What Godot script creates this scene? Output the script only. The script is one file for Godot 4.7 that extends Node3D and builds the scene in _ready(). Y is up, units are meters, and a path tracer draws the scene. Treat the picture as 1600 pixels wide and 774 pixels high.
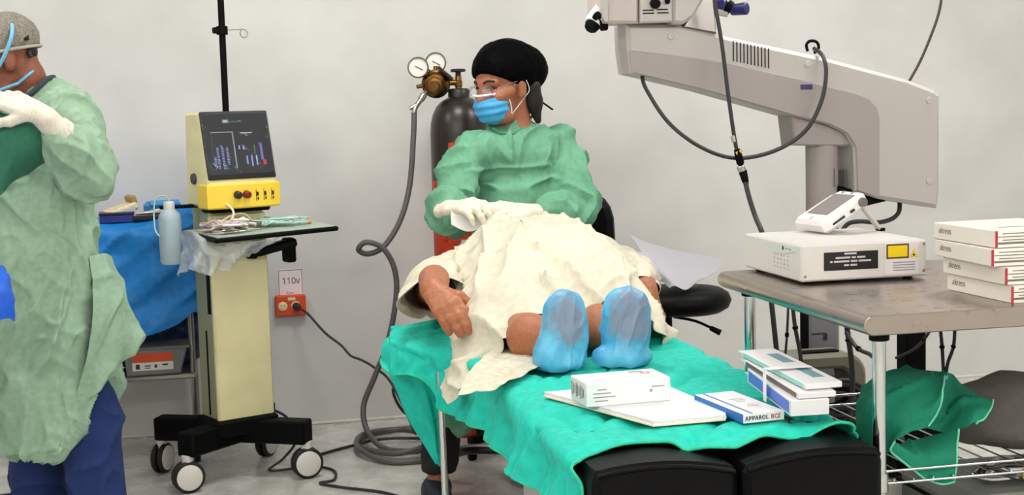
extends Node3D

# ---------------------------------------------------------------- bookkeeping
var used := {}
var mats := {}
var noise := FastNoiseLite.new()
var ridge := FastNoiseLite.new()
var single := FastNoiseLite.new()

func numbered(s: String) -> String:
	if not used.has(s):
		used[s] = 0
		return s
	used[s] += 1
	return "%s_%03d" % [s, used[s]]

func thing(called: String, label: String, category: String, at := Vector3.ZERO, turn := 0.0, group := "") -> Node3D:
	var o := Node3D.new()
	o.name = numbered(called)
	add_child(o)
	o.position = at
	o.rotation.y = turn
	o.set_meta("label", label)
	o.set_meta("category", category)
	if group != "":
		o.set_meta("group", group)
	return o

# a mesh in the thing's own coordinates
func part(called: String, mesh: Mesh, m: Material, parent: Node, label := "") -> MeshInstance3D:
	var o := MeshInstance3D.new()
	o.name = called
	o.mesh = mesh
	o.material_override = m
	parent.add_child(o, true)
	if label != "":
		o.set_meta("label", label)
	return o

# a mesh whose vertices are given in room coordinates
func partw(called: String, mesh: Mesh, m: Material, parent: Node, label := "") -> MeshInstance3D:
	var o := part(called, mesh, m, parent, label)
	if parent.get_parent() == self and parent != self:
		o.position = -(parent as Node3D).position
	return o

func struct(called: String, mesh: Mesh, m: Material) -> MeshInstance3D:
	var o := part(called, mesh, m, self)
	o.set_meta("kind", "structure")
	return o

# ---------------------------------------------------------------- materials
func noise_tex(key: String, freq: float, octaves: int, as_normal: bool, strength: float, ridged := false, ramp: Gradient = null) -> NoiseTexture2D:
	if mats.has(key):
		return mats[key]
	var n := FastNoiseLite.new()
	n.seed = key.length() * 7 + octaves
	n.noise_type = FastNoiseLite.TYPE_SIMPLEX_SMOOTH
	n.frequency = freq
	n.fractal_octaves = octaves
	n.fractal_type = FastNoiseLite.FRACTAL_RIDGED if ridged else FastNoiseLite.FRACTAL_FBM
	var t := NoiseTexture2D.new()
	t.width = 512
	t.height = 512
	t.seamless = true
	t.noise = n
	if as_normal:
		t.as_normal_map = true
		t.bump_strength = strength
	if ramp:
		t.color_ramp = ramp
	mats[key] = t
	return t

func ramp2(a: float, b: float, p0 := 0.0, p1 := 1.0) -> Gradient:
	var g := Gradient.new()
	g.offsets = PackedFloat32Array([p0, p1])
	g.colors = PackedColorArray([Color(a, a, a), Color(b, b, b)])
	return g

func mat(key: String, col: Color, rough := 0.6, metal := 0.0) -> StandardMaterial3D:
	if mats.has(key):
		return mats[key]
	var m := StandardMaterial3D.new()
	m.albedo_color = col
	m.roughness = rough
	m.metallic = metal
	mats[key] = m
	return m

func c8(r: int, g: int, b: int, a := 255) -> Color:
	return Color(r / 255.0, g / 255.0, b / 255.0, a / 255.0)

func triplanar(m: StandardMaterial3D, s: float) -> StandardMaterial3D:
	m.uv1_triplanar = true
	m.uv1_world_triplanar = true
	m.uv1_scale = Vector3(s, s, s)
	return m

func fabric(key: String, col: Color, rough := 0.85, bump := 1.0, s := 4.0) -> StandardMaterial3D:
	if mats.has(key):
		return mats[key]
	var m := mat(key, col, rough)
	triplanar(m, s)
	m.normal_enabled = true
	m.normal_texture = noise_tex("crumple", 0.007, 3, true, 5.0, true)
	m.normal_scale = bump * 0.3
	m.albedo_texture = noise_tex("cloth_tone", 0.02, 4, false, 0.0, false, ramp2(0.92, 1.0, 0.25, 0.7))
	m.rim_enabled = col.get_luminance() > 0.15
	m.rim = 0.08
	m.rim_tint = 0.6
	return m

func metalm(key: String, col: Color, rough: float) -> StandardMaterial3D:
	var m := mat(key, col, rough, 1.0)
	return m

func glassy(key: String, col: Color, alpha: float, rough := 0.1) -> StandardMaterial3D:
	var m := mat(key, Color(col.r, col.g, col.b, alpha), rough)
	m.transparency = BaseMaterial3D.TRANSPARENCY_ALPHA
	return m

# ---------------------------------------------------------------- mesh builder
class MB:
	var v := PackedVector3Array()
	var n := PackedVector3Array()
	var c := PackedColorArray()

	func tri(a: Vector3, b: Vector3, d: Vector3, na: Vector3, nb: Vector3, nd: Vector3) -> void:
		var g := (b - a).cross(d - a)
		if g.dot(na + nb + nd) > 0.0:
			v.append(a); v.append(d); v.append(b)
			n.append(na); n.append(nd); n.append(nb)
		else:
			v.append(a); v.append(b); v.append(d)
			n.append(na); n.append(nb); n.append(nd)

	func flat(a: Vector3, b: Vector3, d: Vector3, out: Vector3) -> void:
		var g := (b - a).cross(d - a).normalized()
		if g.dot(out) < 0.0:
			g = -g
		tri(a, b, d, g, g, g)

	func quad(a: Vector3, b: Vector3, d: Vector3, e: Vector3, out: Vector3) -> void:
		flat(a, b, d, out)
		flat(a, d, e, out)

	func box(ctr: Vector3, size: Vector3, bev := 0.003, bs := Basis.IDENTITY) -> MB:
		var h := size * 0.5
		var k: float = min(bev, min(h.x, min(h.y, h.z)) * 0.6)
		# three vertices per corner
		var p := {}
		for sx in [-1, 1]:
			for sy in [-1, 1]:
				for sz in [-1, 1]:
					var s := Vector3(sx, sy, sz)
					p[[sx, sy, sz, 0]] = ctr + bs * (s * Vector3(h.x, h.y - k, h.z - k))
					p[[sx, sy, sz, 1]] = ctr + bs * (s * Vector3(h.x - k, h.y, h.z - k))
					p[[sx, sy, sz, 2]] = ctr + bs * (s * Vector3(h.x - k, h.y - k, h.z))
					flat(p[[sx, sy, sz, 0]], p[[sx, sy, sz, 1]], p[[sx, sy, sz, 2]], bs * s)
		for s in [-1, 1]:
			quad(p[[s, -1, -1, 0]], p[[s, 1, -1, 0]], p[[s, 1, 1, 0]], p[[s, -1, 1, 0]], bs * Vector3(s, 0, 0))
			quad(p[[-1, s, -1, 1]], p[[1, s, -1, 1]], p[[1, s, 1, 1]], p[[-1, s, 1, 1]], bs * Vector3(0, s, 0))
			quad(p[[-1, -1, s, 2]], p[[1, -1, s, 2]], p[[1, 1, s, 2]], p[[-1, 1, s, 2]], bs * Vector3(0, 0, s))
			for t in [-1, 1]:
				quad(p[[s, t, -1, 0]], p[[s, t, 1, 0]], p[[s, t, 1, 1]], p[[s, t, -1, 1]], bs * Vector3(s, t, 0))
				quad(p[[s, -1, t, 0]], p[[s, 1, t, 0]], p[[s, 1, t, 2]], p[[s, -1, t, 2]], bs * Vector3(s, 0, t))
				quad(p[[-1, s, t, 1]], p[[1, s, t, 1]], p[[1, s, t, 2]], p[[-1, s, t, 2]], bs * Vector3(0, s, t))
		return self

	func beam(a: Vector3, b: Vector3, w: float, h: float, bev := 0.003, up := Vector3.UP) -> MB:
		var z := (b - a).normalized()
		var x := up.cross(z)
		if x.length() < 0.01:
			x = Vector3.RIGHT
		x = x.normalized()
		var y := z.cross(x)
		return box((a + b) * 0.5, Vector3(w, h, a.distance_to(b)), bev, Basis(x, y, z))

	static func frame(z: Vector3) -> Basis:
		var zz := z.normalized()
		var u := Vector3.UP if abs(zz.y) < 0.9 else Vector3.RIGHT
		var x := u.cross(zz).normalized()
		return Basis(x, zz.cross(x), zz)

	# profile: (radius, height) pairs revolved about the axis
	func lathe(prof: Array, org: Vector3, axis := Vector3.UP, seg := 24, crease := 0.6) -> MB:
		var f := MB.frame(axis)
		var m := prof.size()
		for i in m - 1:
			var a: Vector2 = prof[i]
			var b: Vector2 = prof[i + 1]
			var t := b - a
			if t.length() < 1e-6:
				continue
			var nn := Vector2(t.y, -t.x).normalized()
			var na := nn
			var nb := nn
			if i > 0:
				var q: Vector2 = (a - prof[i - 1])
				var m1 := Vector2(q.y, -q.x).normalized()
				if m1.dot(nn) > crease:
					na = (m1 + nn).normalized()
			if i < m - 2:
				var q2: Vector2 = (prof[i + 2] - b)
				var m2 := Vector2(q2.y, -q2.x).normalized()
				if m2.dot(nn) > crease:
					nb = (m2 + nn).normalized()
			for j in seg:
				var t0 := TAU * j / seg
				var t1 := TAU * (j + 1) / seg
				var d0 := f.x * cos(t0) + f.y * sin(t0)
				var d1 := f.x * cos(t1) + f.y * sin(t1)
				var p00 := org + d0 * a.x + f.z * a.y
				var p01 := org + d1 * a.x + f.z * a.y
				var p10 := org + d0 * b.x + f.z * b.y
				var p11 := org + d1 * b.x + f.z * b.y
				var n00 := d0 * na.x + f.z * na.y
				var n01 := d1 * na.x + f.z * na.y
				var n10 := d0 * nb.x + f.z * nb.y
				var n11 := d1 * nb.x + f.z * nb.y
				if b.x > 1e-6:
					tri(p00, p10, p11, n00, n10, n11)
				if a.x > 1e-6:
					tri(p00, p11, p01, n00, n11, n01)
		return self

	func cyl(a: Vector3, b: Vector3, ra: float, rb := -1.0, seg := 16, bev := 0.0015) -> MB:
		if rb < 0.0:
			rb = ra
		var l := a.distance_to(b)
		var e: float = min(bev, min(ra, rb) * 0.4)
		return lathe([Vector2(0, 0), Vector2(ra - e, 0), Vector2(ra, e), Vector2(rb, l - e), Vector2(rb - e, l), Vector2(0, l)], a, b - a, seg, 0.85)

	static func smooth_path(pts: Array, per := 6, closed := false) -> Array:
		var out := []
		var m := pts.size()
		var last := m if closed else m - 1
		for i in last:
			var p0: Vector3 = pts[(i - 1 + m) % m] if (closed or i > 0) else pts[0]
			var p1: Vector3 = pts[i]
			var p2: Vector3 = pts[(i + 1) % m]
			var p3: Vector3 = pts[(i + 2) % m] if (closed or i + 2 < m) else pts[m - 1]
			for k in per:
				var t := float(k) / per
				out.append(p1.cubic_interpolate(p2, p0, p3, t))
		if not closed:
			out.append(pts[m - 1])
		return out

	func tube(ctrl: Array, r: float, seg := 8, per := 6, closed := false) -> MB:
		var pts := MB.smooth_path(ctrl, per, closed)
		var m := pts.size()
		var rings := []
		var last_x := Vector3.ZERO
		for i in m:
			var t: Vector3
			if closed:
				t = pts[(i + 1) % m] - pts[(i - 1 + m) % m]
			else:
				t = pts[min(i + 1, m - 1)] - pts[max(i - 1, 0)]
			t = t.normalized()
			var x: Vector3
			if last_x == Vector3.ZERO:
				x = MB.frame(t).x
			else:
				x = (last_x - t * last_x.dot(t)).normalized()
			last_x = x
			rings.append([pts[i], x, t.cross(x)])
		var cnt := m if closed else m - 1
		for i in cnt:
			var A: Array = rings[i]
			var B: Array = rings[(i + 1) % m]
			for j in seg:
				var t0 := TAU * j / seg
				var t1 := TAU * (j + 1) / seg
				var a0: Vector3 = A[1] * cos(t0) + A[2] * sin(t0)
				var a1: Vector3 = A[1] * cos(t1) + A[2] * sin(t1)
				var b0: Vector3 = B[1] * cos(t0) + B[2] * sin(t0)
				var b1: Vector3 = B[1] * cos(t1) + B[2] * sin(t1)
				tri(A[0] + a0 * r, B[0] + b0 * r, B[0] + b1 * r, a0, b0, b1)
				tri(A[0] + a0 * r, B[0] + b1 * r, A[0] + a1 * r, a0, b1, a1)
		if not closed:
			for e in [[rings[0], -1.0], [rings[m - 1], 1.0]]:
				var A: Array = e[0]
				var nn: Vector3 = A[1].cross(A[2]) * e[1]
				for j in seg:
					var t0 := TAU * j / seg
					var t1 := TAU * (j + 1) / seg
					tri(A[0], A[0] + (A[1] * cos(t0) + A[2] * sin(t0)) * r, A[0] + (A[1] * cos(t1) + A[2] * sin(t1)) * r, nn, nn, nn)
		return self

	# polygon in the frame's x/y plane, thickness along its z, chamfered rim
	func prism(poly: Array, depth: float, org: Vector3, bs := Basis.IDENTITY, bev := 0.0, smooth_side := false) -> MB:
		var pv := PackedVector2Array(poly)
		var idx := Geometry2D.triangulate_polygon(pv)
		var m := pv.size()
		var area := 0.0
		for i in m:
			area += pv[i].cross(pv[(i + 1) % m])
		var sgn := 1.0 if area > 0 else -1.0
		var en := []
		for i in m:
			var t := (pv[(i + 1) % m] - pv[i]).normalized()
			en.append(Vector2(t.y, -t.x) * sgn)
		var vn := []
		var ins := PackedVector2Array()
		for i in m:
			var a: Vector2 = en[(i - 1 + m) % m]
			var b: Vector2 = en[i]
			var s := (a + b).normalized()
			vn.append(s)
			ins.append(pv[i] - s * bev / max(0.4, s.dot(b)))
		var hz := depth * 0.5
		for side in [-1.0, 1.0]:
			for k in range(0, idx.size(), 3):
				flat(org + bs * Vector3(ins[idx[k]].x, ins[idx[k]].y, hz * side), org + bs * Vector3(ins[idx[k + 1]].x, ins[idx[k + 1]].y, hz * side), org + bs * Vector3(ins[idx[k + 2]].x, ins[idx[k + 2]].y, hz * side), bs.z * side)
		for i in m:
			var j := (i + 1) % m
			var o := bs * Vector3(en[i].x, en[i].y, 0)
			var ni := o
			var nj := o
			if smooth_side:
				if en[i].dot(en[(i - 1 + m) % m]) > 0.7:
					ni = bs * Vector3(vn[i].x, vn[i].y, 0)
				if en[i].dot(en[j]) > 0.7:
					nj = bs * Vector3(vn[j].x, vn[j].y, 0)
			var a0 := org + bs * Vector3(pv[i].x, pv[i].y, -hz + bev)
			var a1 := org + bs * Vector3(pv[i].x, pv[i].y, hz - bev)
			var b0 := org + bs * Vector3(pv[j].x, pv[j].y, -hz + bev)
			var b1 := org + bs * Vector3(pv[j].x, pv[j].y, hz - bev)
			tri(a0, b0, b1, ni, nj, nj)
			tri(a0, b1, a1, ni, nj, ni)
			if bev > 0.0:
				for side in [-1.0, 1.0]:
					var ca := org + bs * Vector3(ins[i].x, ins[i].y, hz * side)
					var cb := org + bs * Vector3(ins[j].x, ins[j].y, hz * side)
					var da := a0 if side < 0 else a1
					var db := b0 if side < 0 else b1
					quad(da, db, cb, ca, o + bs.z * side)
		return self

	func grid(rows: Array, thick := 0.0) -> MB:
		# rows: Array of PackedVector3Array; smooth normals, optional thickness
		var R := rows.size()
		var C: int = rows[0].size()
		var nn := []
		for i in R:
			var line := PackedVector3Array()
			for j in C:
				var du: Vector3 = rows[i][min(j + 1, C - 1)] - rows[i][max(j - 1, 0)]
				var dv: Vector3 = rows[min(i + 1, R - 1)][j] - rows[max(i - 1, 0)][j]
				var g := dv.cross(du)
				line.append(g.normalized() if g.length() > 1e-12 else Vector3.UP)
			nn.append(line)
		for i in R - 1:
			for j in C - 1:
				var a: Vector3 = rows[i][j]
				var b: Vector3 = rows[i][j + 1]
				var d: Vector3 = rows[i + 1][j + 1]
				var e: Vector3 = rows[i + 1][j]
				tri(a, b, d, nn[i][j], nn[i][j + 1], nn[i + 1][j + 1])
				tri(a, d, e, nn[i][j], nn[i + 1][j + 1], nn[i + 1][j])
				if thick > 0.0:
					var a2: Vector3 = a - nn[i][j] * thick
					var b2: Vector3 = b - nn[i][j + 1] * thick
					var d2: Vector3 = d - nn[i + 1][j + 1] * thick
					var e2: Vector3 = e - nn[i + 1][j] * thick
					tri(a2, b2, d2, -nn[i][j], -nn[i][j + 1], -nn[i + 1][j + 1])
					tri(a2, d2, e2, -nn[i][j], -nn[i + 1][j + 1], -nn[i + 1][j])
					if i == 0:
						quad(a, b, b2, a2, a - e)
					if i == R - 2:
						quad(e, d, d2, e2, e - a)
					if j == 0:
						quad(a, e, e2, a2, a - b)
					if j == C - 2:
						quad(b, d, d2, b2, b - a)
		return self

	func mesh() -> ArrayMesh:
		var arr := []
		arr.resize(Mesh.ARRAY_MAX)
		arr[Mesh.ARRAY_VERTEX] = v
		arr[Mesh.ARRAY_NORMAL] = n
		if c.size() == v.size():
			arr[Mesh.ARRAY_COLOR] = c
		var m := ArrayMesh.new()
		m.add_surface_from_arrays(Mesh.PRIMITIVE_TRIANGLES, arr)
		return m

# cloth: a net of control points, smoothly filled, displaced along its normal
func patch(net: Array, nu: int, nv: int, disp = null) -> Array:
	var R := net.size()
	var cols := []
	for r in R:
		var line := []
		var C: int = net[r].size()
		for i in nu + 1:
			var t := float(i) / nu * (C - 1)
			var k: int = min(int(t), C - 2)
			line.append(net[r][k].cubic_interpolate(net[r][k + 1], net[r][max(k - 1, 0)], net[r][min(k + 2, C - 1)], t - k))
		cols.append(line)
	var rows := []
	for j in nv + 1:
		var t := float(j) / nv * (R - 1)
		var k: int = min(int(t), R - 2)
		var line := PackedVector3Array()
		for i in nu + 1:
			line.append(cols[k][i].cubic_interpolate(cols[k + 1][i], cols[max(k - 1, 0)][i], cols[min(k + 2, R - 1)][i], t - k))
		rows.append(line)
	if disp != null:
		var out := []
		for j in nv + 1:
			var line := PackedVector3Array()
			for i in nu + 1:
				var du: Vector3 = rows[j][min(i + 1, nu)] - rows[j][max(i - 1, 0)]
				var dv: Vector3 = rows[min(j + 1, nv)][i] - rows[max(j - 1, 0)][i]
				var g := dv.cross(du).normalized()
				line.append(rows[j][i] + g * disp.call(rows[j][i], float(i) / nu, float(j) / nv))
			out.append(line)
		return out
	return rows

# ---------------------------------------------------------------- bodies: distance field + surface nets
class Field:
	var ps := []
	var last_lo := Vector3.ZERO

	func cap(a: Vector3, b: Vector3, ra: float, rb: float, fdir := Vector3.ZERO, fs := 1.0) -> Field:
		ps.append([0, a, b, ra, rb, fdir, fs])
		return self

	func chain(pts: Array, rs: Array, fdir := Vector3.ZERO, fs := 1.0) -> Field:
		for i in pts.size() - 1:
			cap(pts[i], pts[i + 1], rs[i], rs[i + 1], fdir, fs)
		return self

	func ell(c: Vector3, r: Vector3, b := Basis.IDENTITY) -> Field:
		ps.append([1, c, r, b])
		return self

	func cut_ell(c: Vector3, r: Vector3, b := Basis.IDENTITY) -> Field:
		ps.append([2, c, r, b])
		return self

	# removes everything on the side the normal points to
	func cut(p: Vector3, nrm: Vector3) -> Field:
		ps.append([3, p, nrm.normalized()])
		return self

	func cutf(f: Callable) -> Field:
		ps.append([4, f])
		return self

	func build(cell: float, k: float, disp = null, colf = null, fine := false) -> ArrayMesh:
		var lo := Vector3(1e9, 1e9, 1e9)
		var hi := -lo
		var pad := Vector3.ONE * (3.0 * cell + k)
		var bb := []
		for p in ps:
			if p[0] == 0:
				var m: float = max(p[3], p[4]) * max(1.0, p[6])
				var l0: Vector3 = p[1].min(p[2]) - Vector3.ONE * m
				var h0: Vector3 = p[1].max(p[2]) + Vector3.ONE * m
				bb.append([l0 - pad, h0 + pad])
				lo = lo.min(l0); hi = hi.max(h0)
			elif p[0] == 1 or p[0] == 2:
				var B: Basis = p[3]
				var r: Vector3 = p[2]
				var e := Vector3(
					sqrt(pow(B.x.x * r.x, 2) + pow(B.y.x * r.y, 2) + pow(B.z.x * r.z, 2)),
					sqrt(pow(B.x.y * r.x, 2) + pow(B.y.y * r.y, 2) + pow(B.z.y * r.z, 2)),
					sqrt(pow(B.x.z * r.x, 2) + pow(B.y.z * r.y, 2) + pow(B.z.z * r.z, 2)))
				bb.append([p[1] - e - pad, p[1] + e + pad])
				if p[0] == 1:
					lo = lo.min(p[1] - e); hi = hi.max(p[1] + e)
			else:
				bb.append([Vector3.ONE * -1e6, Vector3.ONE * 1e6])
		lo -= pad
		hi += pad
		var nx := int((hi.x - lo.x) / cell) + 2
		var ny := int((hi.y - lo.y) / cell) + 2
		var nz := int((hi.z - lo.z) / cell) + 2
		var f := PackedFloat32Array()
		f.resize(nx * ny * nz)
		f.fill(5.0)
		var sy := nx
		var sz := nx * ny
		for q in ps.size():
			var p: Array = ps[q]
			var type: int = p[0]
			var l: Vector3 = ((bb[q][0] - lo) / cell).max(Vector3.ZERO)
			var h: Vector3 = ((bb[q][1] - lo) / cell + Vector3.ONE).min(Vector3(nx - 1, ny - 1, nz - 1))
			var A: Vector3 = p[1] if type != 4 else Vector3.ZERO
			var D := Vector3.ZERO
			var dd := 1.0
			var ra := 0.0
			var rd := 0.0
			var flat := false
			var fdir := Vector3.ZERO
			var fk := 0.0
			var inv := Vector3.ONE
			var inv2 := Vector3.ONE
			var bt := Basis.IDENTITY
			if type == 0:
				fdir = p[5]
				flat = fdir != Vector3.ZERO
				if flat:
					fdir = fdir.normalized()
					fk = 1.0 - 1.0 / p[6]
				D = p[2] - A
				if flat:
					D -= fdir * (D.dot(fdir) * fk)
				dd = max(D.length_squared(), 1e-9)
				ra = p[3]
				rd = p[4] - p[3]
			elif type == 1 or type == 2:
				bt = (p[3] as Basis).transposed()
				inv = Vector3.ONE / (p[2] as Vector3)
				inv2 = inv * inv
			for z in range(int(l.z), int(h.z) + 1):
				for y in range(int(l.y), int(h.y) + 1):
					var o := z * sz + y * sy
					for x in range(int(l.x), int(h.x) + 1):
						var P := lo + Vector3(x, y, z) * cell
						var d: float
						if type == 0:
							var w := P - A
							if flat:
								w -= fdir * (w.dot(fdir) * fk)
							var t := clampf(w.dot(D) / dd, 0.0, 1.0)
							d = (w - D * t).length() - ra - rd * t
						elif type < 3:
							var w := bt * (P - A)
							var k0 := (w * inv).length()
							var k1 := (w * inv2).length()
							d = k0 * (k0 - 1.0) / max(k1, 1e-6)
						elif type == 3:
							d = (P - A).dot(p[2])
						else:
							if f[o + x] > 0.3:
								continue
							d = p[1].call(P)
						var e := f[o + x]
						if type < 2:
							var g: float = max(k - absf(e - d), 0.0) / k
							f[o + x] = min(e, d) - g * g * k * 0.25
						elif type == 2:
							f[o + x] = max(e, -d)
						else:
							f[o + x] = max(e, d)
		# surface nets
		var vid := PackedInt32Array()
		vid.resize(nx * ny * nz)
		vid.fill(-1)
		var verts := PackedVector3Array()
		var nrm := PackedVector3Array()
		for z in nz - 1:
			for y in ny - 1:
				for x in nx - 1:
					var o := x + y * sy + z * sz
					var a0 := f[o]
					if absf(a0) > 2.0 * cell + k:
						continue
					var a1 := f[o + 1]
					var a2 := f[o + sy]
					var a3 := f[o + sy + 1]
					var a4 := f[o + sz]
					var a5 := f[o + sz + 1]
					var a6 := f[o + sz + sy]
					var a7 := f[o + sz + sy + 1]
					var s := int(a0 < 0) + int(a1 < 0) + int(a2 < 0) + int(a3 < 0) + int(a4 < 0) + int(a5 < 0) + int(a6 < 0) + int(a7 < 0)
					if s == 0 or s == 8:
						continue
					var acc := Vector3.ZERO
					var cnt := 0
					if (a0 < 0) != (a1 < 0): acc += Vector3(a0 / (a0 - a1), 0, 0); cnt += 1
					if (a2 < 0) != (a3 < 0): acc += Vector3(a2 / (a2 - a3), 1, 0); cnt += 1
					if (a4 < 0) != (a5 < 0): acc += Vector3(a4 / (a4 - a5), 0, 1); cnt += 1
					if (a6 < 0) != (a7 < 0): acc += Vector3(a6 / (a6 - a7), 1, 1); cnt += 1
					if (a0 < 0) != (a2 < 0): acc += Vector3(0, a0 / (a0 - a2), 0); cnt += 1
					if (a1 < 0) != (a3 < 0): acc += Vector3(1, a1 / (a1 - a3), 0); cnt += 1
					if (a4 < 0) != (a6 < 0): acc += Vector3(0, a4 / (a4 - a6), 1); cnt += 1
					if (a5 < 0) != (a7 < 0): acc += Vector3(1, a5 / (a5 - a7), 1); cnt += 1
					if (a0 < 0) != (a4 < 0): acc += Vector3(0, 0, a0 / (a0 - a4)); cnt += 1
					if (a1 < 0) != (a5 < 0): acc += Vector3(1, 0, a1 / (a1 - a5)); cnt += 1
					if (a2 < 0) != (a6 < 0): acc += Vector3(0, 1, a2 / (a2 - a6)); cnt += 1
					if (a3 < 0) != (a7 < 0): acc += Vector3(1, 1, a3 / (a3 - a7)); cnt += 1
					vid[o] = verts.size()
					verts.append(lo + (Vector3(x, y, z) + acc / cnt) * cell)
					nrm.append(Vector3(a1 + a3 + a5 + a7 - a0 - a2 - a4 - a6, a2 + a3 + a6 + a7 - a0 - a1 - a4 - a5, a4 + a5 + a6 + a7 - a0 - a1 - a2 - a3).normalized())
		var idx := PackedInt32Array()
		for z in range(1, nz - 1):
			for y in range(1, ny - 1):
				for x in range(1, nx - 1):
					var o := x + y * sy + z * sz
					var e := f[o]
					if absf(e) > 2.0 * cell + k:
						continue
					var neg := e < 0
					if neg != (f[o + 1] < 0):
						_q(idx, vid, o, o - sy, o - sy - sz, o - sz, neg)
					if neg != (f[o + sy] < 0):
						_q(idx, vid, o, o - sz, o - sz - 1, o - 1, neg)
					if neg != (f[o + sz] < 0):
						_q(idx, vid, o, o - 1, o - 1 - sy, o - sy, neg)
		if fine:
			# every triangle into four
			var mid := {}
			var idx2 := PackedInt32Array()
			for i in range(0, idx.size(), 3):
				var m3 := [0, 0, 0]
				for j in 3:
					var p0 := mini(idx[i + j], idx[i + (j + 1) % 3])
					var p1 := maxi(idx[i + j], idx[i + (j + 1) % 3])
					var key := p0 * 1000003 + p1
					var got: int = mid.get(key, -1)
					if got < 0:
						got = verts.size()
						mid[key] = got
						verts.append((verts[p0] + verts[p1]) * 0.5)
						nrm.append((nrm[p0] + nrm[p1]).normalized())
					m3[j] = got
				idx2.append_array([idx[i], m3[0], m3[2], m3[0], idx[i + 1], m3[1], m3[2], m3[1], idx[i + 2], m3[0], m3[1], m3[2]])
			idx = idx2
		var cols := PackedColorArray()
		if colf != null:
			for i in verts.size():
				cols.append(colf.call(verts[i], nrm[i]))
		if disp != null:
			for i in verts.size():
				verts[i] += nrm[i] * disp.call(verts[i], nrm[i])
		var acc2 := PackedVector3Array()
		acc2.resize(verts.size())
		for i in range(0, idx.size(), 3):
			var g := (verts[idx[i + 2]] - verts[idx[i]]).cross(verts[idx[i + 1]] - verts[idx[i]])
			acc2[idx[i]] += g
			acc2[idx[i + 1]] += g
			acc2[idx[i + 2]] += g
		for i in acc2.size():
			acc2[i] = acc2[i].normalized() if acc2[i].length() > 1e-12 else nrm[i]
		var arr := []
		arr.resize(Mesh.ARRAY_MAX)
		arr[Mesh.ARRAY_VERTEX] = verts
		arr[Mesh.ARRAY_NORMAL] = acc2
		arr[Mesh.ARRAY_INDEX] = idx
		if cols.size() > 0:
			arr[Mesh.ARRAY_COLOR] = cols
		var out := ArrayMesh.new()
		out.add_surface_from_arrays(Mesh.PRIMITIVE_TRIANGLES, arr)
		return out

	func _q(idx: PackedInt32Array, vid: PackedInt32Array, a: int, b: int, c: int, d: int, neg: bool) -> void:
		var A := vid[a]
		var B := vid[b]
		var C := vid[c]
		var D := vid[d]
		if A < 0 or B < 0 or C < 0 or D < 0:
			return
		if neg:
			idx.append(A); idx.append(C); idx.append(B); idx.append(A); idx.append(D); idx.append(C)
		else:
			idx.append(A); idx.append(B); idx.append(C); idx.append(A); idx.append(C); idx.append(D)

# flat lettering standing half a millimetre proud of its surface
func text_mesh(s: String, h: float, font_name := "Droid Sans", bold := false) -> TextMesh:
	var t := TextMesh.new()
	var f := SystemFont.new()
	f.font_names = PackedStringArray([font_name])
	if bold:
		f.font_weight = 700
	t.font = f
	t.font_size = 32
	t.pixel_size = h / 32.0
	t.depth = 0.0006
	t.text = s
	return t

func lettering(s: String, h: float, m: Material, parent: Node, xf: Transform3D, font_name := "Droid Sans", bold := false) -> MeshInstance3D:
	var o := part("lettering", text_mesh(s, h, font_name, bold), m, parent)
	o.transform = xf
	return o

func wrinkle(p: Vector3, s: float) -> float:
	return ridge.get_noise_3d(p.x * s, p.y * s, p.z * s)

# sharp-crested creases stretched along a direction
func crease(p: Vector3, dir: Vector3, s: float, stretch: float) -> float:
	var d := dir.normalized()
	var q := (p - d * (p.dot(d) * (1.0 - 1.0 / stretch))) * s
	var n := absf(single.get_noise_3d(q.x, q.y, q.z)) * 1.9
	var r := maxf(0.0, 1.0 - n)
	return r * r - 0.28

func soft(p: Vector3, s: float) -> float:
	return noise.get_noise_3d(p.x * s, p.y * s, p.z * s)

# ================================================================ the scene
func _ready() -> void:
	noise.seed = 11
	noise.noise_type = FastNoiseLite.TYPE_SIMPLEX_SMOOTH
	noise.frequency = 1.0
	noise.fractal_octaves = 3
	ridge.seed = 23
	ridge.noise_type = FastNoiseLite.TYPE_SIMPLEX_SMOOTH
	ridge.frequency = 1.0
	ridge.fractal_type = FastNoiseLite.FRACTAL_RIDGED
	ridge.fractal_octaves = 3
	single.seed = 31
	single.noise_type = FastNoiseLite.TYPE_SIMPLEX_SMOOTH
	single.frequency = 1.0
	single.fractal_type = FastNoiseLite.FRACTAL_NONE

	var cam := Camera3D.new()
	cam.name = "camera"
	cam.transform = Transform3D(Basis(Vector3(0.97793, -0.02779, 0.20708), Vector3(0.04728, 0.99484, -0.08977), Vector3(-0.20352, 0.09758, 0.97420)), Vector3(0, 1.27, 0))
	cam.fov = 19.78
	cam.near = 0.05
	cam.far = 60.0
	add_child(cam)
	cam.current = true

	var env := Environment.new()
	env.background_mode = Environment.BG_COLOR
	env.background_color = Color(0.05, 0.05, 0.05)
	env.tonemap_mode = Environment.TONE_MAPPER_LINEAR
	env.tonemap_exposure = 0.77
	env.sdfgi_enabled = true
	env.ssao_enabled = true
	env.ssil_enabled = true
	var we := WorldEnvironment.new()
	we.name = "world_environment"
	we.environment = env
	add_child(we)

	for p in [[-1.3, 2.3], [0.6, 3.0], [2.5, 3.5]]:
		ceiling_panel(Vector3(p[0], 2.7, -4.2), p[1])
	for x in [-1.9, 0.6, 3.1]:
		ceiling_light(Vector3(x, 2.66, -1.5), 0.5)
		ceiling_light(Vector3(x, 2.66, 0.9), 2.8)

	room()
	gas_cylinder()
	wall_outlet()
	back_cart()
	phaco_machine()
	hoses()
	operating_bed()
	microscope()
	steel_table()
	on_table()
	on_bed()
	behind_bed()
	surgeon()
	assistant()
	patient()

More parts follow.
